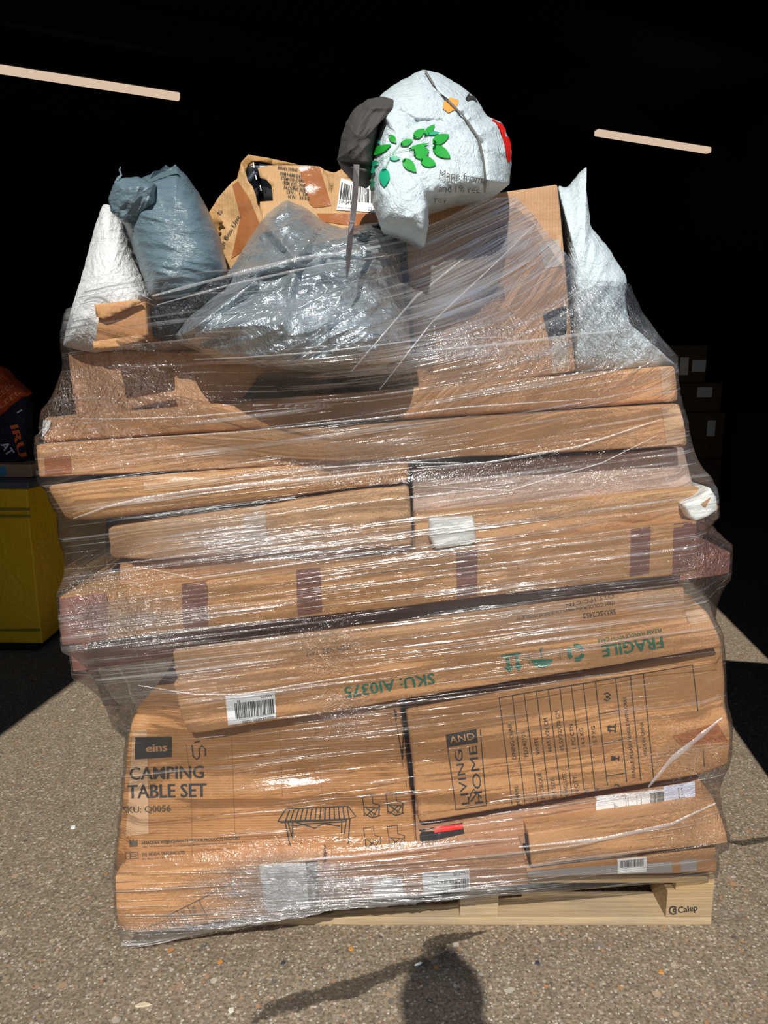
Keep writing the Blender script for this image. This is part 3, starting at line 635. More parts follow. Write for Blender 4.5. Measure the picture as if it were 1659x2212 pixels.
# ------------------------------------------------------------------ bags
def resample(pts, n):
    pts = list(pts)+[pts[0]]; ds = [0]
    for a, b in zip(pts[:-1], pts[1:]): ds.append(ds[-1]+math.hypot(b[0]-a[0], b[1]-a[1]))
    out = []; j = 0
    for i in range(n):
        t = ds[-1]*i/n
        while ds[j+1] < t: j += 1
        k = (t-ds[j])/max(1e-9, ds[j+1]-ds[j]); a, b = pts[j], pts[j+1]; out.append((a[0]+(b[0]-a[0])*k, a[1]+(b[1]-a[1])*k))
    return out
def smooth_loop(pts, it=1):
    for _ in range(it):
        n = len(pts); pts = [((pts[i-1][0]+2*pts[i][0]+pts[(i+1) % n][0])/4, (pts[i-1][1]+2*pts[i][1]+pts[(i+1) % n][1])/4) for i in range(n)]
    return pts
def ridged(p): return 1-abs(noise.noise(p))*2.2
def pouch(key, outline, c, Yc, tf, tb, mat, name=None, label=None, cat='bag', root=None, seed=0, amp=.01, ang=0, st=(1, 1), freq=9, grad=(0, 0), n=220, rings=46, folds=(), jag=1.5, wrapped=True, group=None, part='bag_body', pw=2.2, shells=None):
    o1 = smooth_loop(resample(outline, n), 2); V = []; Fs = []
    ca, sa = math.cos(math.radians(ang)), math.sin(math.radians(ang))
    o1 = [(x+jag*noise.noise(Vector((x*.08, y*.08, seed))), y+jag*noise.noise(Vector((x*.08, y*.08, seed+9)))) for x, y in o1]
    def Ymid(x, y): return Yc+grad[0]*(x-c[0])+grad[1]*(y-c[1])
    def front(x, y, r):
        q = P(x, y, Ymid(x, y)); a, b = q.x, q.z
        u = (a*ca+b*sa)*freq*st[0]; v = (-a*sa+b*ca)*freq*st[1]
        p = Vector((u, v, seed*3.7)); wv = noise.noise_vector(p*.7)*.35; p = p+wv
        cr = ridged(p)*.6+ridged(p*2.3+Vector((5, 2, 1)))*.3+ridged(p*5.1)*.13 - .5
        for (x0, y0, x1, y1, w_, a_) in folds:
            dx, dy = x1-x0, y1-y0; L2 = dx*dx+dy*dy; t = max(0, min(1, ((x-x0)*dx+(y-y0)*dy)/L2)); d = math.hypot(x-x0-dx*t, y-y0-dy*t)
            cr += a_*math.exp(-(d/w_)**2)
        env = (1-r**pw)**.5 if r < 1 else 0
        return Ymid(x, y)-tf*env - amp*cr*min(1, (1-r)*5+.12)
    V.append(P(*c, front(c[0], c[1], 0)))
    for k in range(1, rings+1):
        r = (k/rings)**.8
        for (x, y) in o1:
            px, py = c[0]+(x-c[0])*r, c[1]+(y-c[1])*r
            V.append(P(px, py, front(px, py, r)))
    for i in range(n): Fs.append((0, 1+(i+1) % n, 1+i))
    for k in range(rings-1):
        a = 1+k*n; b = a+n
        for i in range(n): j = (i+1) % n; Fs.append((a+i, a+j, b+j, b+i))
    nf = len(V); last = 1+(rings-1)*n; ctrp = P(c[0], c[1], Ymid(*c)); rb = 14; base = last
    for k in range(rb-1, 0, -1):
        r = k/rb
        for i in range(n):
            q = V[last+i]; p = ctrp+(q-ctrp)*r; e = (1-r**2.2)**.5
            V.append(p+Vector((0, tb*e+.006*noise.noise(p*20), 0)))
        nb = len(V)-n
        for i in range(n): j = (i+1) % n; Fs.append((base+i, base+j, nb+j, nb+i))
        base = nb
    V.append(ctrp+Vector((0, tb, 0))); m_ = len(V)-1
    for i in range(n): Fs.append((base+i, base+(i+1) % n, m_))
    if root is None: root = thing(name, label, cat, Vector((ctrp.x, ctrp.y, min(v.z for v in V))), group)
    # consistent outward direction (towards the viewer on the front)
    a, b, c_ = V[Fs[0][0]], V[Fs[0][1]], V[Fs[0][2]]
    if (b-a).cross(c_-a).dot(CO-a) < 0: Fs = [f[::-1] for f in Fs]
    mesh_obj(part, V, Fs, mat, root); reg(key, V, Fs)
    if wrapped: ALLV.extend(V)
    T = Thing(); T.root = root; T.key = key; T.Y = Yc; return T
WHITEP = poly('white_mailer', (.60, .70, .735), .38, 0, 22, .003)
WHITE2 = poly('white_sack', (.70, .72, .72), .5, 0, 14, .004)
BLUEP = poly('blue_grey_mailer', (.125, .185, .22), .30, 0, 10, .002, (1, 1, 3), rot=(0, .25, 0))
SILV = poly('silver_grey_poly', (.55, .61, .64), .25, .72, 7, .006, (1.0, 1, 1.5), .25, rot=(0, .5, 0))
TAUPE = plain('taupe_fabric', (.060, .054, .050), .75, noise_amt=.15, bump=.002, bscale=300)
BLKP = poly('black_poly', (.014, .016, .02), .22, 0, 16, .006)
Zb = pouch('Z', [(222, 440), (240, 443), (262, 475), (290, 560), (325, 640), (318, 690), (310, 750), (200, 762), (135, 748), (150, 680), (178, 590), (205, 490)], (230, 630), 1.72, .10, .18, WHITE2, 'white_sack', 'white sack standing at far left behind the blue-grey bag', seed=3, amp=.012, freq=6, rings=100, ang=70, st=(.8, 1.6), grad=(0, -.0003), pw=2.6)
Yb = pouch('Y', [(300, 385), (345, 372), (380, 357), (402, 378), (432, 420), (470, 505), (484, 575), (474, 602), (430, 642), (360, 656), (325, 642), (295, 560), (272, 495), (265, 440), (275, 400)], (375, 500), 1.70, .13, .18, BLUEP, 'mailing_bag', 'stuffed blue-grey plastic bag with a bunched torn neck at upper left', seed=5, amp=.015, ang=-12, st=(.8, 3.2), freq=6, grad=(0, -.0004), pw=3)
pouch('Yn', [(233, 430), (246, 395), (262, 384), (300, 382), (335, 395), (338, 440), (300, 468), (262, 480), (240, 458)], (288, 428), 1.63, .05, .08, BLUEP, root=Yb.root, part='bunched_neck', seed=6, amp=.022, freq=12, n=140, rings=30)
def ribbon(name, pts, Ys, wd, mat, parent, twist=0.0, th=.001):
    V = []; n = len(pts); Fs = []
    for i, ((x, y), Y_) in enumerate(zip(pts, Ys)):
        a = pts[max(0, i-1)]; b = pts[min(n-1, i+1)]; dx, dy = b[0]-a[0], b[1]-a[1]; l = math.hypot(dx, dy) or 1; w_ = wd[i] if isinstance(wd, (list, tuple)) else wd
        nx, ny = -dy/l*w_/2, dx/l*w_/2; tw = math.sin(i*twist)*.006
        V += [P(x+nx, y+ny, Y_+tw), P(x-nx, y-ny, Y_-tw), P(x-nx, y-ny, Y_-tw)+Vector((0, th, 0)), P(x+nx, y+ny, Y_+tw)+Vector((0, th, 0))]
    for i in range(n-1):
        for k in range(4): Fs.append((4*i+k, 4*i+(k+1) % 4, 4*i+4+(k+1) % 4, 4*i+4+k))
    Fs += [(3, 2, 1, 0), (4*n-4, 4*n-3, 4*n-2, 4*n-1)]
    return mesh_obj(name, V, Fs, mat, parent, smooth=False)
ribbon('torn_strip', [(262, 400), (250, 392), (256, 384), (262, 378), (258, 368), (260, 360)], [1.62]*6, [8, 6, 7, 4, 3, 2], BLUEP, Yb.root)
ribbon('torn_edge', [(322, 384), (335, 374), (346, 370), (358, 362), (370, 366), (380, 356)], [1.66]*6, [6, 10, 5, 12, 6, 3], BLUEP, Yb.root, .9)
Bb = pouch('Bb', [(310, 668), (380, 642), (470, 592), (520, 590), (470, 650), (400, 700), (372, 742), (322, 728)], (395, 672), 1.62, .05, .08, BLKP, 'black_bag', 'crumpled black plastic bag squeezed left of the silver bag', seed=8, amp=.014, freq=11, n=150, rings=26)
Xb = pouch('X', [(375, 725), (395, 690), (430, 650), (470, 612), (505, 572), (528, 532), (545, 505), (575, 460), (618, 430), (660, 447), (700, 478), (740, 492), (800, 480), (848, 492), (868, 545), (872, 640), (885, 700), (888, 765), (820, 800), (700, 806), (560, 795), (470, 776), (385, 742)], (650, 640), 1.68, .19, .15, SILV, 'poly_sack', 'big crumpled silver-grey plastic sack at upper centre', seed=11, amp=.038, ang=24, st=(.8, 2.0), freq=6, grad=(0, -.0007), n=420, rings=110, pw=2.6,
    folds=[(560, 470, 640, 560, 10, .9), (640, 560, 700, 470, 9, .8), (480, 600, 640, 560, 12, 1.0), (640, 560, 860, 560, 9, -.8), (400, 720, 560, 600, 8, .8), (560, 600, 700, 570, 7, -1), (640, 560, 610, 700, 10, .6), (560, 505, 620, 440, 10, .8)])
Kb = pouch('Kb', [(800, 482), (850, 478), (878, 520), (886, 620), (900, 700), (905, 800), (880, 850), (862, 780), (855, 600)], (868, 640), 1.73, .04, .10, BLKP, 'black_bag', 'narrow black plastic bag between the silver sack and the tall box', seed=13, amp=.012, freq=12, n=140, rings=22, wrapped=False)
Ub = pouch('U', [(1204, 400), (1226, 406), (1246, 378), (1268, 358), (1264, 392), (1271, 440), (1276, 490), (1312, 532), (1355, 600), (1350, 640), (1362, 710), (1462, 790), (1385, 800), (1240, 806), (1232, 640), (1218, 480)], (1262, 610), 1.80, .09, .14, WHITEP, 'mailing_bag', 'crumpled white plastic bag down the right side of the tall box', seed=15, amp=.016, ang=75, st=(1, 2.6), freq=6, grad=(0, -.0003), n=260, rings=50, pw=2.5)
# torn shelf-unit carton behind
Aroot = thing('torn_box', 'ripped kraft storage box with black pieces showing through the hole at top', 'box', P(640, 560, 1.95))
tan = cardboard((.55, .33, .15), 40); tan2 = cardboard((.46, .25, .09), 41)
def yA1(x, y): return 1.86-(x-455)*.0004
Ta = Thing(); Ta.root = Aroot; Ta.key = 'A1'; Ta.Y = 1.84
o, V2, Fs = sheet('side_panel', [(452, 458), (470, 430), (500, 395), (512, 385), (522, 352), (530, 372), (535, 390), (545, 402), (552, 420), (556, 440), (566, 462), (576, 480), (568, 520), (560, 600), (470, 600), (460, 520)], yA1, tan, Aroot, .006, 9, 1, .008); reg('A1', V2, Fs)
patch(Ta, 'tape', [(502, 400), (515, 392), (540, 430), (562, 485), (555, 520), (500, 560), (520, 470)], TAPE_O, .0015, 10, label='golden clear tape over the panel')
printing(Ta, 'printed_name', [text_vf('Storage Box Unit', (463, 566), (522, 468), 10, bold=.0)], INK, .0025)
printing(Ta, 'printed_name', [text_vf('UDTEMS', (454, 510), (482, 455), 9)], INK, .0025)
def yA2(x, y): return 1.84+(x-555)*.00005 + (y-360)*-.0006
Tb = Thing(); Tb.root = Aroot; Tb.key = 'A2'; Tb.Y = 1.84
o, V2, Fs = sheet('front_panel', [(556, 362), (580, 357), (640, 358), (690, 360), (700, 366), (712, 395), (716, 420), (722, 385), (738, 382), (818, 402), (822, 500), (780, 520), (640, 520), (570, 500), (562, 436), (590, 434), (586, 400), (575, 388), (562, 384)], yA2, tan, Aroot, .006, 9, 2, .008); reg('A2', V2, Fs)
patch(Tb, 'tape', [(645, 360), (690, 361), (716, 445), (680, 450), (668, 440)], TAPE_O, .0015, 10, label='brown tape on the panel'); patch(Tb, 'tape', [(684, 462), (818, 462), (820, 495), (694, 480)], TAPE_O, .0015, 10, label='brown tape band below the label')
printing(Tb, 'printed_details', [text_vf(s, (a, b), (c_, d_), 7, bold=.01) for s, a, b, c_, d_ in (('BRAND: SWUNG', 600, 366, 642, 372), ('ITEM NAME:SHO', 604, 379, 652, 386), ('ITEM COLOUR:', 607, 389, 656, 395), ('ITEM SIZE: 30x2', 610, 399, 660, 405), ('PACKING SIZE:', 613, 409, 662, 415), ('CTN:     1   CM', 618, 418, 664, 424), ('N.W.:   3.5 KG', 622, 428, 668, 434))], INK, .0025)
barcode(Tb, [(737, 386), (812, 408), (814, 460), (727, 455)], 44, (('SW049', (.03, .8), (.35, .8), 8), ('Made in China', (.02, .95), (.35, .95), 4), ('2214', (.78, .95), (.98, .95), 7)), n=26, v0=.12, v1=.66, u0=.03, u1=.97)
sheet('top_flap', [(512, 385), (520, 350), (536, 333), (560, 337), (600, 346), (645, 356), (600, 358), (560, 348), (545, 348), (534, 356), (528, 372)], lambda x, y: 1.90, tan2, Aroot, .006, 8, 3, .01)
sheet('side_flap', [(700, 366), (722, 372), (740, 362), (758, 366), (764, 378), (745, 388), (722, 400), (716, 425), (712, 400)], lambda x, y: 1.855, tan, Aroot, .006, 8, 4, .012)
sheet('torn_piece', [(562, 436), (590, 434), (592, 470), (572, 480), (560, 460)], lambda x, y: 1.83, tan2, Aroot, .006, 8, 5, .006)
sheet('ragged_edge', [(452, 455), (462, 448), (474, 470), (482, 480), (470, 492), (476, 500), (462, 512), (455, 500)], lambda x, y: 1.835, tan2, Aroot, .006, 6, 6, .014)
for q in ([(530, 360), (560, 352), (575, 470), (545, 478)], [(548, 352), (640, 362), (640, 440), (560, 440)]):
    sheet('black_panel', q, lambda x, y: 1.95, BLACK, Aroot, .015, 20, 7, .0)
sheet('black_rod', [(530, 392), (548, 368), (556, 372), (538, 398)], lambda x, y: 1.90, plain('blue_black_metal', (.06, .075, .10), .35), Aroot, .012, 12, 0, 0)
printing_lines = [[(547, 350), (549, 362)], [(552, 378), (554, 388)], [(562, 400), (564, 412)]]
for l in printing_lines: ribbon('pale_strip', l, [1.89, 1.89], 2.2, LABEL, Aroot)
mesh_obj('rear_panel', *(lambda a: (a, [(0,1,2,3),(0,3,7,4),(1,5,6,2),(3,2,6,7),(4,7,6,5)]))([P(480,560,2.2), P(815,560,2.2), P(800,400,2.2), P(540,350,2.2), P(480,560,2.19), P(815,560,2.19), P(800,400,2.19), P(540,350,2.19)]), tan2, Aroot, smooth=False)

# white bag on top, with leaves
Vb = pouch('V', [(820, 206), (855, 180), (913, 150), (950, 158), (1000, 188), (1030, 214), (1052, 250), (1085, 265), (1103, 310), (1106, 350), (1100, 400), (1060, 414), (1000, 422), (925, 446), (927, 482), (917, 532), (868, 506), (822, 492), (804, 440), (800, 380), (806, 320), (822, 255), (812, 225)], (900, 345), 1.60, .15, .30, WHITEP, 'mailing_bag', 'big white plastic bag printed with green leaves on top of the stack', seed=21, amp=.0055, ang=30, st=(1, 1.5), freq=8, grad=(.0002, -.0004), n=340, rings=80, pw=5, wrapped=False,
    folds=[(915, 155, 945, 200, 5, -1.2), (945, 200, 1000, 250, 5, -1.3), (1000, 250, 1040, 310, 6, -1.5), (1040, 310, 1050, 415, 6, -1.6), (1030, 215, 985, 245, 6, .9), (1045, 240, 1000, 260, 5, .8), (1085, 265, 1035, 290, 7, .8), (1090, 330, 1045, 320, 8, .7), (865, 240, 900, 262, 5, -1.4), (900, 262, 955, 262, 5, -1.4), (870, 235, 880, 270, 6, .9), (925, 446, 880, 470, 8, .8), (925, 446, 940, 400, 8, .8), (1085, 290, 1080, 400, 6, -.9)])
def c2(x, y): return (680+x/2.074, 120+y/2.074)
def leaf(a, b, w_):
    a = c2(*a); b = c2(*b); w_ /= 2.074; dx, dy = b[0]-a[0], b[1]-a[1]; l = math.hypot(dx, dy); nx, ny = -dy/l, dx/l; n = 9; V = []
    for i in range(n+1):
        t = i/n; h = w_/2*math.sin(PI*t**.8)**.8
        for s in (-1, 0, 1): V.append((a[0]+dx*t+nx*h*s, a[1]+dy*t+ny*h*s))
    Fs = []
    for i in range(n): Fs += [(3*i, 3*i+1, 3*i+4, 3*i+3), (3*i+1, 3*i+2, 3*i+5, 3*i+4)]
    return V, Fs
LG = plain('leaf_green', (.012, .34, .03), .4, noise_amt=.25); LT = plain('leaf_teal', (.012, .38, .20), .4, noise_amt=.2)
gl = [((438, 372), (492, 335), 34), ((488, 362), (537, 315), 26), ((525, 395), (602, 360), 44), ((382, 405), (437, 383), 28), ((338, 362), (366, 397), 26), ((418, 424), (512, 398), 16), ((526, 412), (608, 464), 46), ((440, 445), (512, 430), 60), ((470, 470), (542, 494), 46), ((393, 468), (455, 527), 42), ((257, 443), (345, 405), 34)]
tl = [((498, 352), (560, 352), 18), ((270, 380), (300, 395), 18), ((337, 466), (382, 464), 22), ((316, 508), (316, 592), 44), ((248, 490), (295, 480), 24), ((254, 506), (276, 526), 30), ((262, 552), (251, 612), 34)]
for g_ in gl: printing(Vb, 'leaf_print', [leaf(*g_)], LG, .0035)
for g_ in tl: printing(Vb, 'leaf_print', [leaf(*g_)], LT, .0035)
stems = [[(255, 520), (300, 470), (350, 440), (420, 425), (480, 405)], [(350, 440), (380, 400), (440, 380)], [(420, 425), (450, 445)], [(320, 505), (340, 460)], [(250, 480), (262, 560)], [(380, 465), (350, 440)]]
printing(Vb, 'stem_print', [strokes_vf([[c2(*p) for p in l] for l in stems], .9)], LG, .003)
printing(Vb, 'hole_print', [([(912, 338), (920, 328), (926, 338), (920, 350), (914, 348)], [(0, 1, 2, 3, 4)])], INK, .003)
printing(Vb, 'bag_lettering', [text_vf('Made from', (947, 383), (1038, 394), 14, res=3, bold=-.008), text_vf('and 1% rec', (945, 412), (1035, 412), 14, res=3, bold=-.008), text_vf('To r', (934, 434), (964, 434), 10)], FADED, .004)
patch(Vb, 'red_print', [(1064, 255), (1078, 262), (1094, 285), (1102, 312), (1101, 350), (1094, 348), (1088, 310), (1078, 280)], REDM, .002, 7, label='red printed edge at the right')
patch(Vb, 'orange_print', [(957, 222), (972, 212), (990, 218), (986, 236), (968, 246), (956, 236)], plain('orange_print', (.85, .36, .08), .4), .002, 7, label='orange printed patch')
patch(Vb, 'black_patch', [(1004, 214), (1016, 198), (1024, 210), (1030, 222), (1020, 216), (1010, 220)], INK, .002, 7, label='jagged black patch near the top right')  # small black patch laid flat on the bag
SG = plain('grey_strap', (.20, .19, .17), .5)
v, f = strokes_vf([[(918, 158), (935, 185), (960, 215), (1000, 255), (1030, 300), (1042, 350), (1046, 412)]], 5); decal_mesh(Vb, 'tie_strap', v, f, SG, .004)
# taupe fabric bundle
Wb = pouch('W', [(795, 214), (822, 208), (853, 214), (857, 228), (838, 244), (822, 258), (813, 300), (806, 350), (802, 385), (790, 396), (765, 388), (742, 362), (728, 348), (736, 300), (748, 262), (765, 234)], (782, 305), 1.54, .07, .16, TAUPE, 'fabric_pouch', 'dark taupe fabric bundle with a hanging strap left of the white bag', cat='fabric bundle', seed=25, amp=.009, ang=60, st=(1, 1.8), freq=9, n=200, rings=40, wrapped=False, folds=[(730, 347, 800, 362, 5, -1.4), (850, 232, 800, 232, 7, .9), (800, 232, 770, 290, 8, .7)])
ribbon('strap', [(770, 355), (769, 385), (767, 420), (764, 450), (760, 480), (757, 510), (754, 540), (752, 570), (749, 600)], [1.46, 1.45, 1.44, 1.435, 1.43, 1.43, 1.43, 1.43, 1.43], [13, 13, 13, 13, 12, 11, 12, 9, 3], plain('grey_webbing', (.115, .10, .105), .5, bump=.001, bscale=200), Wb.root, .8)

# ------------------------------------------------------------------ stretch film
AV = np.array([tuple(v) for v in ALLV])
CX, CY = 0.0, 2.05
NT, NZ = 560, 300
th = np.linspace(-PI, PI, NT, endpoint=False)
# more samples over the front
th = th - .55*np.sin(2*(th+PI/2))*.5
th = np.sort(th)
dirs = np.stack([np.cos(th), np.sin(th)], 1)
def hull2(pts):
    pts = sorted(map(tuple, pts)); 
    if len(pts) < 3: return pts
    def half(ps):
        h = []
        for p in ps:
            while len(h) >= 2 and (h[-1][0]-h[-2][0])*(p[1]-h[-2][1])-(h[-1][1]-h[-2][1])*(p[0]-h[-2][0]) <= 0: h.pop()
            h.append(p)
        return h
    a = half(pts); b = half(pts[::-1]); return a[:-1]+b[:-1]
zs = np.linspace(.02, 1.86, 230); RR = np.zeros((len(zs), NT))
for i, z in enumerate(zs):
    s = AV[np.abs(AV[:, 2]-z) < .022][:, :2]
    s = np.concatenate([s, np.array([CX, CY])+.25*np.stack([np.cos(np.linspace(0, 6.2, 9)), np.sin(np.linspace(0, 6.2, 9))], 1)])
    if len(s) < 20: continue
    h = np.array(hull2(np.round(s, 4)))-np.array([CX, CY])
    r = np.full(NT, 1e9)
    a = h; b = np.roll(h, -1, 0); e = b-a; nrm = np.stack([e[:, 1], -e[:, 0]], 1); ln = np.hypot(nrm[:, 0], nrm[:, 1]); k = ln > 1e-6
    nrm = nrm[k]/ln[k][:, None]; dd = (nrm*a[k]).sum(1)
    for n_, d_ in zip(nrm, dd):
        q = dirs@n_
        with np.errstate(divide='ignore'): t = np.where(q > 1e-6, d_/q, 1e9)
        r = np.minimum(r, np.where(t > 0, t, 1e9))
    RR[i] = np.where(r > 5, 0, r)
for i in range(len(zs)):        # empty rows
    if RR[i].max() == 0:
        j = [k for k in range(len(zs)) if RR[k].max() > 0]; RR[i] = RR[min(j, key=lambda k: abs(k-i))]
# tension: the film bridges vertical gaps
dz = zs[1]-zs[0]
def closing(R, half, sag):
    n = len(R); k = int(half/dz); out = R.copy()
    for i in range(n):
        lo = max(0, i-k); hi = min(n-1, i+k)
        up = np.arange(i, hi+1); dn = np.arange(lo, i+1)
        for a in dn[::2]:
            for b in up[::2]:
                if b-a < 2: continue
                t = (i-a)/(b-a); c_ = R[a]*(1-t)+R[b]*t - sag*4*t*(1-t)*min(1, (b-a)/k)
                out[i] = np.maximum(out[i], c_)
    return out
RR = closing(RR, .16, .022)
ker = np.array([1, 2, 3, 2, 1.])/9
R2 = RR.copy()
for j in range(-2, 3): pass
pad = np.pad(RR, ((2, 2), (0, 0)), 'edge'); R2 = sum(ker[j]*pad[j:j+len(zs)] for j in range(5))
RR = np.maximum(RR*.999, R2)+.006
def zlim(x, front):
    zt = np.interp(x, [-.75, -.62, -.45, -.2, .0, .15, .27, .40, .46, .55], [1.55, 1.60, 1.60, 1.62, 1.69, 1.74, 1.79, 1.80, 1.76, 1.62])
    zb = np.interp(x, [-.65, -.4, -.15, .05, .30, .55, .85], [.035, .045, .06, .085, .15, .165, .19])
    if front < .15: zt = 1.62; zb = .10
    return zb, zt
verts = []; uv1 = []; uvF = []
for j in range(NT):
    r_mid = RR[len(zs)//2, j]; x = CX+dirs[j, 0]*r_mid; fr = -dirs[j, 1]
    fr2 = max(0, min(1, (fr-.15)/.3)); za, zb_ = zlim(x, 1.0); zc, zd = zlim(x, 0.0)
    z0 = zc+(za-zc)*fr2; z1 = zd+(zb_-zd)*fr2
    for i in range(NZ):
        t = i/(NZ-1); z = z0+(z1-z0)*t; rr = np.interp(z, zs, RR[:, j])
        if t < .015: rr -= .0
        px, py = CX+dirs[j, 0]*rr, CY+dirs[j, 1]*rr
        # crinkles: shallow ridges running with the wrap direction
        s = px if fr > .2 else th[j]*.8
        slope = float(np.interp(z, [0, .25, .4, 1.3, 1.42, 1.7], [.02, .06, .13, .13, .16, .5]))
        if z > 1.35: slope = slope*(.35+.65*min(1, max(0, (px+.35)/.5)))
        sv = z-slope*s
        am = .0028*(.3+abs(noise.noise(Vector((px*3, z*4, 3)))))
        d = noise.noise(Vector((s*1.5, sv*75, py)))*am + noise.noise(Vector((s*4, sv*26, 4.0)))*am*1.3
        k2 = max(0, noise.noise(Vector((px*2.1+5, z*3.3, 1)))-.05); d += noise.noise(Vector((px*22, py*10, z*26)))*.010*k2
        verts.append((px+dirs[j, 0]*d, py+dirs[j, 1]*d, z)); uv1.append((s, sv)); uvF.append((px+py*.5, z))
def topx(p):
    d = Vector(p)-CO; f = d.dot(FW); return (829.5+F*d.x/f, 1106-F*d.dot(UP)/f)
BUNCH_GLARE = [(360, 1690, 150, 130, -1.3), (700, 1790, 110, 60, -.8), (1200, 1600, 330, 90, -1.0), (1000, 1660, 90, 110, -.9), (1350, 1390, 120, 40, -.8), (850, 1470, 130, 35, -.5), (1290, 1320, 90, 30, -.5), (545, 1530, 80, 45, -.7), (960, 680, 110, 130, .9), (1150, 500, 120, 90, .6), (1430, 1740, 120, 50, -.5), (470, 1160, 110, 45, 1.2), (630, 1930, 140, 75, 2.0), (260, 1350, 170, 60, 1.0), (1000, 800, 260, 60, .8), (820, 960, 170, 60, .8), (900, 1570, 300, 70, .6), (900, 1920, 260, 45, .9), (1080, 560, 200, 130, .8), (700, 1190, 250, 50, .7), (1180, 1190, 380, 100, .4), (600, 2010, 330, 35, 1.0), (450, 1480, 170, 50, .6), (1250, 1340, 300, 60, .5), (600, 620, 250, 90, -.4)]  # film bunching, plus white glare put in at chosen spots
CRI = [(300, 840, 170, 80, 1.0), (700, 1390, 80, 45, .9), (1480, 1630, 90, 50, 1.0), (1120, 760, 160, 60, .9), (420, 2020, 190, 30, .8), (170, 900, 90, 60, .8), (260, 1320, 120, 60, .8), (1500, 1790, 80, 60, .6), (1300, 700, 90, 90, .7), (1540, 1220, 60, 50, .9), (760, 1000, 120, 40, .6), (1180, 1010, 200, 60, .35), (740, 1550, 40, 60, .8), (600, 1920, 130, 70, 1.2)]
uvZ = []
for p in verts:
    if p[1] > CY: uvZ.append((.3, .2)); continue
    x, y = topx(p)
    b_ = sum(a*math.exp(-((x-cx)/rx)**2-((y-cy)/ry)**2) for cx, cy, rx, ry, a in BUNCH_GLARE); c_ = sum(a*math.exp(-((x-cx)/rx)**2-((y-cy)/ry)**2) for cx, cy, rx, ry, a in CRI)
    uvZ.append((max(-.9, min(1.8, b_)), max(0, min(1.2, c_))))
faces = []
for j in range(NT):
    jn = (j+1) % NT
    for i in range(NZ-1): faces.append((j*NZ+i, jn*NZ+i, jn*NZ+i+1, j*NZ+i+1))
def film_mat():
    m, nt, out = newmat('clear_stretch_film')
    uv = N(nt, 'UVMap'); uv.uv_map = 'wrap'; uz = N(nt, 'UVMap'); uz.uv_map = 'bunch_glare'; sz = N(nt, 'SeparateXYZ'); L(nt, uz.outputs[0], sz.inputs[0])
    bun_glare, cri = sz.outputs[0], sz.outputs[1]
    def uvm(sx, sy, r=0, o=0): mp = N(nt, 'Mapping'); L(nt, uv.outputs[0], mp.inputs[0]); mp.inputs['Scale'].default_value = (sx, sy, 1); mp.inputs['Rotation'].default_value = (0, 0, r); mp.inputs['Location'].default_value = (o, o, 0); return mp.outputs[0]
    ob = coords(nt)
    def ridge(n, lo, hi):      # sparse ropes of gathered film; more of them in the bunched and glare zones
        x = math_(nt, 'ADD', n.outputs[0], math_(nt, 'MULTIPLY', bun_glare, .10))
        return ramp(nt, x, [(lo, 0.0), (hi, 1.0)]).outputs[0]
    n1 = noise_(nt, uvm(1.3, 58), 1, 3, .55, .15); n2 = noise_(nt, uvm(2.6, 120, .03, 3), 1, 3, .6, .2); n3 = noise_(nt, uvm(1.6, 95, -.06, 7), 1, 3, .6, .2)
    r1 = ridge(n1, .585, .70); r2 = ridge(n2, .60, .72); r3 = ridge(n3, .60, .74)
    wide = noise_(nt, uvm(1.0, 16, -.03, 5), 1, 3, .6, .4)
    crk = noise_(nt, ob, 24, 4, .6, 1.4); crr = math_(nt, 'ABSOLUTE', math_(nt, 'SUBTRACT', crk.outputs[0], .5))
    crk2 = noise_(nt, ob, 60, 3, .6, .8); crr2 = math_(nt, 'ABSOLUTE', math_(nt, 'SUBTRACT', crk2.outputs[0], .5))
    ck_ = math_(nt, 'MULTIPLY', math_(nt, 'ADD', math_(nt, 'MULTIPLY', crr, 2.2), crr2), math_(nt, 'ADD', math_(nt, 'MULTIPLY', cri, 1.6), .06))
    lin = math_(nt, 'ADD', math_(nt, 'MULTIPLY', r1, .45), math_(nt, 'ADD', math_(nt, 'MULTIPLY', r2, .22), math_(nt, 'MULTIPLY', r3, .26)))
    h = math_(nt, 'ADD', math_(nt, 'ADD', lin, math_(nt, 'MULTIPLY', wide.outputs[0], .7)), ck_)
    bp = N(nt, 'Bump', i_Strength=1.0, i_Distance=.010); L(nt, h, bp.inputs['Height'])
    rm = math_(nt, 'MINIMUM', math_(nt, 'ADD', r1, math_(nt, 'ADD', r2, r3)), 1.0)
    lay = math_(nt, 'ADD', math_(nt, 'ADD', math_(nt, 'MULTIPLY', rm, 4.5), .8), math_(nt, 'MULTIPLY', math_(nt, 'MAXIMUM', math_(nt, 'ADD', bun_glare, cri), 0.0), 2.6))     # film layers, raised further where white glare is put in
    gl = N(nt, 'BsdfGlossy'); gl.inputs['Roughness'].default_value = .17; gl.inputs['Color'].default_value = (1, 1, 1, 1); L(nt, bp.outputs[0], gl.inputs['Normal'])
    fr = N(nt, 'Fresnel', i_IOR=1.48); L(nt, bp.outputs[0], fr.inputs['Normal'])
    frc = math_(nt, 'MINIMUM', math_(nt, 'MULTIPLY', fr.outputs[0], lay), .6)
    tr = N(nt, 'BsdfTransparent'); tr.inputs['Color'].default_value = (.97, .97, .98, 1)
    milk = math_(nt, 'ADD', math_(nt, 'MULTIPLY', rm, .20), math_(nt, 'ADD', math_(nt, 'MULTIPLY', math_(nt, 'MAXIMUM', bun_glare, 0.0), .06), .012))  # milky film, whitened further in the glare zones
    df = N(nt, 'BsdfDiffuse'); df.inputs['Color'].default_value = (.92, .93, .95, 1); L(nt, bp.outputs[0], df.inputs['Normal'])
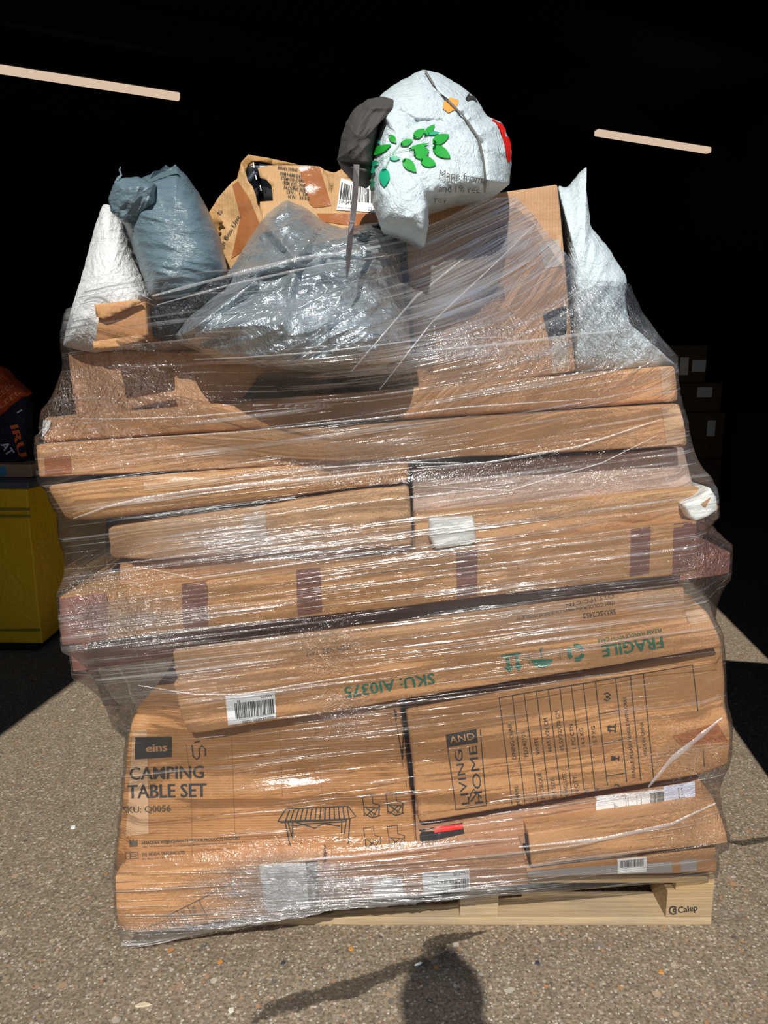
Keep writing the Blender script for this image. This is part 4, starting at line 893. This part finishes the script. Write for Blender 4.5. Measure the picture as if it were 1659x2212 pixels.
    m1 = N(nt, 'MixShader'); L(nt, milk, m1.inputs[0]); L(nt, tr.outputs[0], m1.inputs[1]); L(nt, df.outputs[0], m1.inputs[2])
    m2 = N(nt, 'MixShader'); L(nt, frc, m2.inputs[0]); L(nt, m1.outputs[0], m2.inputs[1]); L(nt, gl.outputs[0], m2.inputs[2])
    L(nt, m2.outputs[0], out.inputs[0]); return m
FILM = film_mat()
film = mesh_obj('stretch_film', verts, faces, FILM, None, True, {'wrap': uv1, 'bunch_glare': uvZ}, origin=(0.1, 2.05, 0.03))
tag(film, 'clear crinkled stretch film wound around the whole stack of boxes', 'stretch film')
BVH['film'] = BVHTree.FromPolygons(verts, faces)
Tf = Thing(); Tf.root = film; Tf.key = 'film'; Tf.Y = 1.6
def fold_mat():
    m, nt, out = newmat('bunched_film'); gl = N(nt, 'BsdfGlossy'); gl.inputs['Roughness'].default_value = .22
    v = coords(nt); n = noise_(nt, v, 90, 4); bp = N(nt, 'Bump', i_Strength=1, i_Distance=.004); L(nt, n.outputs[0], bp.inputs['Height']); L(nt, bp.outputs[0], gl.inputs['Normal'])
    tr = N(nt, 'BsdfTransparent'); df = N(nt, 'BsdfDiffuse'); df.inputs[0].default_value = (.9, .91, .93, 1)
    a = N(nt, 'MixShader', i_0=.22); L(nt, tr.outputs[0], a.inputs[1]); L(nt, df.outputs[0], a.inputs[2])
    b = N(nt, 'MixShader', i_0=.10); L(nt, a.outputs[0], b.inputs[1]); L(nt, gl.outputs[0], b.inputs[2]); L(nt, b.outputs[0], out.inputs[0]); return m
FOLD = fold_mat()
def film_fold(pts, w_, lift=.0016):
    w_ = w_*1.5
    # smooth polyline, small round-backed ridge lying on the film
    v, f = strokes_vf([pts], 1); n = len(v)//2; V = []; Fs = []
    for i in range(n):
        x = (v[2*i][0]+v[2*i+1][0])/2; y = (v[2*i][1]+v[2*i+1][1])/2; nx = v[2*i][0]-x; ny = v[2*i][1]-y; l = math.hypot(nx, ny) or 1; nx /= l; ny /= l
        ww = w_*(.35+.65*math.sin(PI*(i+.5)/n))*(.7+.6*abs(noise.noise(Vector((x*.02, y*.02, w_)))))
        for s, hgt in ((-1, .0012), (-.4, 1), (.4, 1), (1, .0012)):
            V.append(hit('film', x+nx*ww*s/2, y+ny*ww*s/2, 1.6, .001+(lift if hgt == 1 else 0)))
    for i in range(n-1):
        for k in range(3): Fs.append((4*i+k, 4*i+k+1, 4*i+5+k, 4*i+4+k))
    mesh_obj('film_fold', V, Fs, FOLD, film)
for pts, w_ in (([(160, 1120), (230, 1095), (300, 1078), (420, 1060), (560, 1045), (740, 1028), (890, 1010)], 7),
                ([(900, 760), (1000, 752), (1100, 742), (1200, 730), (1260, 722), (1362, 712)], 6),
                ([(420, 775), (520, 772), (700, 760), (900, 736), (1100, 728)], 4),
                ([(330, 640), (480, 600), (640, 560), (760, 545), (880, 520)], 7), ([(340, 660), (500, 615), (700, 572), (870, 548)], 4),
                ([(760, 800), (900, 640), (1000, 560), (1100, 480)], 4), ([(820, 840), (930, 700), (1080, 560), (1170, 470)], 3),
                ([(145, 600), (200, 595), (260, 612), (330, 650)], 3),
                ([(900, 1010), (1050, 1000), (1250, 965), (1430, 905)], 5), ([(905, 1050), (1100, 1060), (1300, 1000), (1420, 940)], 3),
                ([(300, 1480), (420, 1500), (520, 1500), (700, 1470), (900, 1440)], 3),
                ([(255, 2040), (400, 2040), (560, 2020), (700, 1995), (860, 1975)], 9), ([(280, 2055), (450, 2050), (640, 2020)], 5),
                ([(620, 1860), (760, 1850), (1000, 1820), (1120, 1810)], 5), ([(1120, 1830), (1300, 1812), (1450, 1780), (1545, 1735)], 7),
                ([(1400, 1700), (1450, 1640), (1500, 1600), (1560, 1550)], 8), ([(640, 1950), (900, 1935), (1100, 1905)], 5),
                ([(560, 1200), (700, 1180), (880, 1150), (1040, 1130)], 4), ([(330, 1230), (420, 1250), (560, 1230), (760, 1200)], 4),
                ([(250, 950), (500, 935), (800, 905), (1000, 880), (1300, 860)], 4), ([(150, 905), (260, 905), (420, 900), (640, 880)], 3),
                ([(700, 1010), (860, 1000), (1000, 1000)], 4)):
    film_fold(pts, w_)

# ------------------------------------------------------------------ background left: yellow crate, bags
YEL = poly('yellow_tarpaulin', (.95, .55, .01), .5, 0, 5, .003, (1, 1, 1)); GREYL = plain('grey_lid', (.10, .11, .12), .5); DKY = plain('dark_rubber', (.01, .01, .012), .6)
x0, x1 = P(-120, 1050, 3.7).x, P(90, 1410, 3.7).x
YC = 3.7; zt_ = P(40, 1047, YC).z
yc = thing('fabric_crate', 'yellow fabric-sided roll crate with grey lid at left edge', 'crate', ((x0+x1)/2, 4.2, 0))
def wob(o, s=.01):
    for v in o.data.vertices:
        n = noise.noise_vector(v.co*3); v.co += n*s
def grid_box(name, c0, c1, mat, parent, n=10, s=.015):
    bm = bmesh.new(); bmesh.ops.create_cube(bm, size=1); bmesh.ops.subdivide_edges(bm, edges=bm.edges[:], cuts=n, use_grid_fill=True)
    po = parent_loc(parent)
    for v in bm.verts:
        v.co = Vector(((v.co.x+.5)*(c1[0]-c0[0])+c0[0], (v.co.y+.5)*(c1[1]-c0[1])+c0[1], (v.co.z+.5)*(c1[2]-c0[2])+c0[2]))-po
    me = bpy.data.meshes.new(name); bm.to_mesh(me); bm.free(); me.materials.append(mat)
    o = bpy.data.objects.new(name, me); C.objects.link(o); o.parent = parent; wob(o, s)
    m = o.modifiers.new('b', 'BEVEL'); m.width = .006; m.segments = 2; m.limit_method = 'ANGLE'
    return o
grid_box('fabric_side', (x0, YC, .05), (x1, 4.7, zt_-.02), YEL, yc)
grid_box('base', (x0+.03, YC+.02, 0.0), (x1-.03, 4.68, .05), DKY, yc, 3, .003)
grid_box('lid', (x0-.01, YC-.01, zt_-.02), (x1+.01, 4.7, zt_+.015), GREYL, yc, 8, .006)
for zz in (zt_-.13, zt_-.165, .12): simple_box('seam_band', (x0, YC-.016, zz), (x1+.006, YC-.008, zz+.012), plain('seam_green', (.28, .24, .02), .6), yc)
sb = simple_box('cardboard_strip', (P(-80, 1000, 3.9).x, 3.85, zt_+.02), (P(78, 1000, 3.9).x, 4.05, zt_+.085), cardboard(PALE, 50), origin=(-1.9, 3.9, zt_+.02)); tag(sb, 'flat cardboard length lying on the yellow crate lid', 'cardboard')
lb = simple_box('blue_label', (P(-30, 1000, 3.85).x, 3.843, zt_+.03), (P(12, 1000, 3.85).x, 3.849, zt_+.075), plain('blue_print', (.10, .30, .50), .5), origin=(-1.9, 3.9, zt_+.02)); 
lb.parent = sb; lb.location = (0, 0, 0)
NAVY = poly('navy_plastic', (.012, .014, .045), .4); ORG = poly('orange_plastic', (.75, .10, .02), .4, var=.3)
nb = pouch('navy', [(-60, 870), (-10, 880), (30, 850), (52, 840), (62, 875), (58, 930), (62, 985), (50, 1002), (0, 1004), (-60, 1002)], (0, 945), 4.0, .12, .2, NAVY, 'plastic_bag', 'navy plastic bag with white and orange letters on the yellow crate', seed=31, amp=.02, n=120, rings=24, wrapped=False, freq=4)
WL_ = plain('white_print', (.75, .75, .75), .5)
printing(nb, 'bag_lettering', [text_vf('AT', (2, 960), (18, 985), 16, bold=.02), strokes_vf([[(36, 892), (46, 886)]], 3)], WL_, .006)
printing(nb, 'bag_lettering', [text_vf('IRU', (22, 920), (42, 988), 15, bold=.03)], plain('orange_letters', (.8, .14, .03), .5), .006, label='orange letters')
ob_ = pouch('orange', [(-60, 800), (-20, 782), (2, 792), (16, 812), (40, 830), (60, 848), (38, 868), (16, 890), (0, 905), (-60, 920)], (-8, 850), 3.95, .12, .2, ORG, 'plastic_bag', 'crumpled orange plastic bag lying over the navy bag', seed=33, amp=.025, n=120, rings=24, wrapped=False, freq=5)
printing(ob_, 'bag_lettering', [text_vf('LEEL', (2, 880), (44, 848), 9, bold=.01), text_vf('LEEL', (0, 858), (30, 834), 9)], plain('pale_orange_letters', (.9, .30, .15), .5), .006)
sc_ = carton('scrap', [(104, 1366), (124, 1356), (126, 1376), (107, 1382)], 4.0, 'small orange scrap lying on the floor behind the yellow crate', .1, None, None, 60, wrapped=False, name='orange_scrap', cat='scrap', mat=ORG)
sc_.root.location.z -= min((sc_.root.matrix_basis @ Vector(v.co)).z for v in sc_.root.children[0].data.vertices)

# ------------------------------------------------------------------ background right: dim cartons with white labels
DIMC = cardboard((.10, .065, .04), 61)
YB = 7.2
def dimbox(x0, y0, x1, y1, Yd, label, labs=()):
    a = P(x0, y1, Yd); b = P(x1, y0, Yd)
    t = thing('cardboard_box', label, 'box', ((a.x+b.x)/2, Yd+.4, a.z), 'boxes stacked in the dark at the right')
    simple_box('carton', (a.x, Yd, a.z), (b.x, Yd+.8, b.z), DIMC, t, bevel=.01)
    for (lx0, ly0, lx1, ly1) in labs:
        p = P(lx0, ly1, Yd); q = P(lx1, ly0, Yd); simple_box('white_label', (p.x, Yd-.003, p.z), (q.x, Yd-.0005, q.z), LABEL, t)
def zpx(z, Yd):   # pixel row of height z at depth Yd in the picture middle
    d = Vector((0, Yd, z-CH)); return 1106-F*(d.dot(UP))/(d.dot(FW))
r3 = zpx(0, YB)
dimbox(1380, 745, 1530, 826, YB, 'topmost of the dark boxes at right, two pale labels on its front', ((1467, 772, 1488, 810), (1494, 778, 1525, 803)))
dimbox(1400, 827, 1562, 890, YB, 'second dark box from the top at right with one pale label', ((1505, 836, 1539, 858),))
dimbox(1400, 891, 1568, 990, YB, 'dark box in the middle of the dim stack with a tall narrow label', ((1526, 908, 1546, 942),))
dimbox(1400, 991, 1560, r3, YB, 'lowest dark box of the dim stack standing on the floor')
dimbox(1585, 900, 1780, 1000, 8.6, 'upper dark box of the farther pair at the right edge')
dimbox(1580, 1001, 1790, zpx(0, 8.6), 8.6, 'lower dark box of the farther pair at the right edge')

# ------------------------------------------------------------------ stain and bits on the ground
def stain_mat():
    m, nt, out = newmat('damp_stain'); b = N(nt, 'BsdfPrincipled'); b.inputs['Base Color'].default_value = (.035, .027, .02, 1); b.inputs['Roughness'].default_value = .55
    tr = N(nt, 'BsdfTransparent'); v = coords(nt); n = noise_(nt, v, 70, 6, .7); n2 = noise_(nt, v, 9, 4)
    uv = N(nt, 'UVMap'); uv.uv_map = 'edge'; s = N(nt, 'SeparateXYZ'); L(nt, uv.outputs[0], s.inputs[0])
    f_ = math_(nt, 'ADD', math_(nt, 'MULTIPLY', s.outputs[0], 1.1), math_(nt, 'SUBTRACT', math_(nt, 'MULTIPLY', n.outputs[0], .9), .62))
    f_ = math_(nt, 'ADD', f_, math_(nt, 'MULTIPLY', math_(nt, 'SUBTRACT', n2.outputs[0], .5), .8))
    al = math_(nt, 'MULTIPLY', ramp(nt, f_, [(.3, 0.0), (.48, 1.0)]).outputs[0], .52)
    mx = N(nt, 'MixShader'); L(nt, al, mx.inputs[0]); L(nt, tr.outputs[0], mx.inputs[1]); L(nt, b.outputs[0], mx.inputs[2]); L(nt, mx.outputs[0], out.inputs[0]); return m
SM = stain_mat()
def stain(px, ws):
    V = []; Fs = []; uv = []; pts = []
    for (a, b), (wa, wb) in zip(zip(px[:-1], px[1:]), zip(ws[:-1], ws[1:])):
        for k in range(6): t = k/6; pts.append((a[0]+(b[0]-a[0])*t, a[1]+(b[1]-a[1])*t, wa+(wb-wa)*t))
    pts.append((*px[-1], ws[-1]))
    for i, (x, y, w_) in enumerate(pts):
        c_ = PZ(x, y, 0.0006); a = PZ(*pts[max(0, i-1)][:2], .0006); b = PZ(*pts[min(len(pts)-1, i+1)][:2], .0006); d = (b-a).normalized(); nrm = Vector((-d.y, d.x, 0))
        w2 = w_*(1+.4*noise.noise(c_*14)); en = math.sin(PI*min(1, max(0, (i+.3)/(len(pts)-.4))))**.3
        for s, e in ((-1, 0), (-.5, .6), (0, 1), (.5, .6), (1, 0)): V.append(c_+nrm*(w2*s)); uv.append((e*en, 0))
    for i in range(len(pts)-1):
        for k in range(4): Fs.append((5*i+k, 5*i+k+1, 5*i+6+k, 5*i+5+k))
    o = mesh_obj('ground_stain', V, Fs, SM, None, False, {'edge': uv}, origin=tuple(PZ(px[0][0], px[0][1], 0))); o.parent = fl; o['label'] = 'dark damp streak on the concrete'
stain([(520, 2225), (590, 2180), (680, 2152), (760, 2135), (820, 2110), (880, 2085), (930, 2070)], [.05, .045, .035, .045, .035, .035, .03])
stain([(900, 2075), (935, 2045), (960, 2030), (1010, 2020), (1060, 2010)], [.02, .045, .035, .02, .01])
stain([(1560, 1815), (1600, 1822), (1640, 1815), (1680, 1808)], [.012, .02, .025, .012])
def chip(x, y, s, mat, label, nm='debris_scrap', cat='debris', stretch=1.0, grp=None, ang=0):
    c_ = PZ(x, y, 0); V = []; n = 9; r_ = random.Random(int(x*7+y))
    ca, sa = math.cos(ang), math.sin(ang)
    pr = [(s*stretch*math.cos(2*PI*i/n)*(.7+.5*r_.random()), s*math.sin(2*PI*i/n)*(.7+.5*r_.random())) for i in range(n)]; pr = [(a*ca-b*sa, a*sa+b*ca) for a, b in pr]
    V = [c_+Vector((a, b, 0)) for a, b in pr]+[c_+Vector((a*.8, b*.8, s*.35+.001*r_.random())) for a, b in pr]
    Fs = [tuple(range(n))[::-1], tuple(range(n, 2*n))]+[(i, (i+1) % n, n+(i+1) % n, n+i) for i in range(n)]
    o = mesh_obj(nm, V, Fs, mat, None, False, origin=tuple(c_)); tag(o, label, cat, grp); return o
PEB = [plain('orange_pebble', (.55, .24, .05), .5), plain('white_pebble', (.65, .62, .55), .5), plain('dark_pebble', (.05, .05, .055), .5)]
chip(159, 1788, .010, LABEL, 'small white paper scrap on the concrete left of the camping box')
chip(308, 2172, .006, plain('pale_straw', (.60, .50, .34), .6), 'pale splinter of wood on the concrete at bottom left', 'wood_splinter', 'splinter', 4.0, None, .1)
chip(905, 2082, .004, LABEL, 'thin white splinter above the dark head-shaped shadow', 'white_splinter', 'splinter', 2.8, None, .5)
for i, (x, y, k, lb_) in enumerate(((475, 2078, 0, 'orange pebble just below the trailing film at left'), (942, 2090, 0, 'orange pebble right by the dark stain'), (758, 2050, 0, 'brown-orange pebble below the bottom centre of the stack'), (612, 2080, 2, 'dark pebble below the trailing film'), (1160, 2080, 2, 'black pebble right of the dark shadow'), (1428, 2100, 0, 'orange pebble below the pallet block'), (500, 2182, 1, 'pale pebble at bottom left beside the stain'))):
    chip(x, y, .007, PEB[k], lb_, 'pebble', 'pebble')

# ------------------------------------------------------------------ outside the frame: unseen box added to cast the shade at the right
hx = Vector((math.sin(SUN_AZ+.06), math.cos(SUN_AZ+.06), 0)); hs = Vector((hx.y, -hx.x, 0)); o0 = Vector((1.26, 1.62, 0))
V = [];
for z in (0, 1.36):
    for (a, b) in ((0, 0), (1, 0), (1, .58), (0, .58)): V.append(o0+hs*a+hx*b+Vector((0, 0, z)))
pb = mesh_obj('shade_box', V, [(0,3,2,1),(4,5,6,7),(0,1,5,4),(1,2,6,5),(2,3,7,6),(3,0,4,7)], cardboard(MID, 70), None, False, origin=tuple((V[0]+V[2])/2)); tag(pb, 'tall plain box added out of view right of the wrapped stack to cast shade', 'box')
m_ = pb.modifiers.new('b', 'BEVEL'); m_.width = .01

# the person taking the picture (only the shadow of the head reaches the frame)
SKIN = plain('skin', (.50, .30, .21), .55, noise_amt=.06); SHIRT = plain('navy_cotton', (.03, .04, .08), .85); TROU = plain('grey_trousers', (.06, .06, .065), .85); HAIR = plain('brown_hair', (.04, .025, .015), .7, bump=.003, bscale=120)
def skin_obj(name, joints, edges, mat, parent, org, sub=2):
    me = bpy.data.meshes.new(name); me.from_pydata([tuple(Vector(j[0])-org) for j in joints], edges, []); o = bpy.data.objects.new(name, me); C.objects.link(o)
    o.modifiers.new('s', 'SKIN'); 
    if not me.skin_vertices: 
        me.skin_vertices.new() if hasattr(me.skin_vertices, 'new') else None
    if me.skin_vertices:
        sv = me.skin_vertices[0].data
        for i, j in enumerate(joints): sv[i].radius = (j[1], j[2] if len(j) > 2 else j[1])
        sv[0].use_root = True
    s = o.modifiers.new('u', 'SUBSURF'); s.levels = sub; s.render_levels = sub; me.materials.append(mat)
    if parent: o.parent = parent
    return o
bx, by = -.115, -.34; org = Vector((bx, by, 0))
J = [((bx, by, .95), .12, .10), ((bx, by, 1.12), .11, .09), ((bx, by, 1.32), .15, .10), ((bx, by, 1.44), .09, .07), ((bx, by+.02, 1.51), .05, .05), ((bx, by+.06, 1.58), .070, .085), ((bx, by+.06, 1.68), .073, .09), ((bx, by+.05, 1.74), .05, .06),
     ((bx-.19, by, 1.40), .05), ((bx-.24, by+.04, 1.18), .042), ((bx-.08, by+.26, 1.32), .032), ((bx+.19, by, 1.40), .05), ((bx+.26, by+.04, 1.18), .042), ((bx+.16, by+.26, 1.32), .032),
     ((bx-.10, by, .88), .085), ((bx-.11, by+.02, .50), .058), ((bx-.11, by-.02, .09), .04), ((bx-.12, by+.12, .04), .035), ((bx+.10, by, .88), .085), ((bx+.11, by+.02, .50), .058), ((bx+.11, by-.02, .09), .04), ((bx+.12, by+.12, .04), .035)]
E_ = [(0,1),(1,2),(2,3),(3,4),(4,5),(5,6),(6,7),(3,8),(8,9),(9,10),(3,11),(11,12),(12,13),(0,14),(14,15),(15,16),(16,17),(0,18),(18,19),(19,20),(20,21)]
per = skin_obj('person', J, E_, SKIN, None, org); per.location = org
tag(per, 'person in dark shirt standing behind the camera holding up a phone', 'person')
def sub(idx, grow, name, mat):
    mp = {a: i for i, a in enumerate(idx)}
    js = [(J[a][0], J[a][1]+grow, (J[a][2] if len(J[a]) > 2 else J[a][1])+grow) for a in idx]
    return skin_obj(name, js, [(mp[a], mp[b]) for a, b in E_ if a in mp and b in mp], mat, per, org)
sub([0, 1, 2, 3, 8, 9, 11, 12], .012, 'shirt', SHIRT); sub([0, 14, 15, 16, 18, 19, 20], .014, 'trousers', TROU)
bm = bmesh.new()
for (x, y, z, r_) in ((bx, by+.045, 1.675, .098), (bx, by+.0, 1.60, .085), (bx, by+.02, 1.795, .042)):
    g_ = bmesh.ops.create_uvsphere(bm, u_segments=24, v_segments=16, radius=r_); bmesh.ops.translate(bm, verts=g_['verts'], vec=Vector((x, y, z))-org)
me = bpy.data.meshes.new('hair'); bm.to_mesh(me); bm.free(); me.materials.append(HAIR); e = bpy.data.objects.new('hair', me); C.objects.link(e); e.parent = per
for (x, y, z) in ((bx-.028, by+.145, 1.665), (bx+.028, by+.145, 1.665)):
    bm = bmesh.new(); bmesh.ops.create_uvsphere(bm, u_segments=12, v_segments=8, radius=.012); bmesh.ops.translate(bm, verts=bm.verts, vec=Vector((x, y, z))-org); me = bpy.data.meshes.new('eye'); bm.to_mesh(me); bm.free(); me.materials.append(LABEL); e = bpy.data.objects.new('eye', me); C.objects.link(e); e.parent = per
ph = simple_box('phone', (-.066, -.034, 1.27), (.010, -.024, 1.42), DKY, origin=(.03, -.03, 1.27), bevel=.003); tag(ph, 'black phone held upright in both hands of the person', 'phone')
for sd_, wx in ((-1, bx-.08), (1, bx+.16)):
    hx0 = -.070 if sd_ < 0 else .014; wr = Vector((wx, by+.26, 1.32)); pm = Vector((hx0+.02*sd_, -.055, 1.33))
    js = [(tuple(wr), .022), (tuple(pm), .02, .014)]; ed = [(0, 1)]
    for k in range(4):
        z = 1.30+k*.02; b0 = len(js); js += [((hx0+.012*sd_, -.042, z), .008), ((hx0+.004*sd_, -.026, z+.003), .007), ((hx0-.004*sd_, -.016, z+.002), .006)]; ed += [(1, b0), (b0, b0+1), (b0+1, b0+2)]
    b0 = len(js); js += [((hx0+.01*sd_, -.055, 1.36), .009), ((hx0-.012*sd_, -.046, 1.375), .008)]; ed += [(1, b0), (b0, b0+1)]
    skin_obj('hand', js, ed, SKIN, per, org)
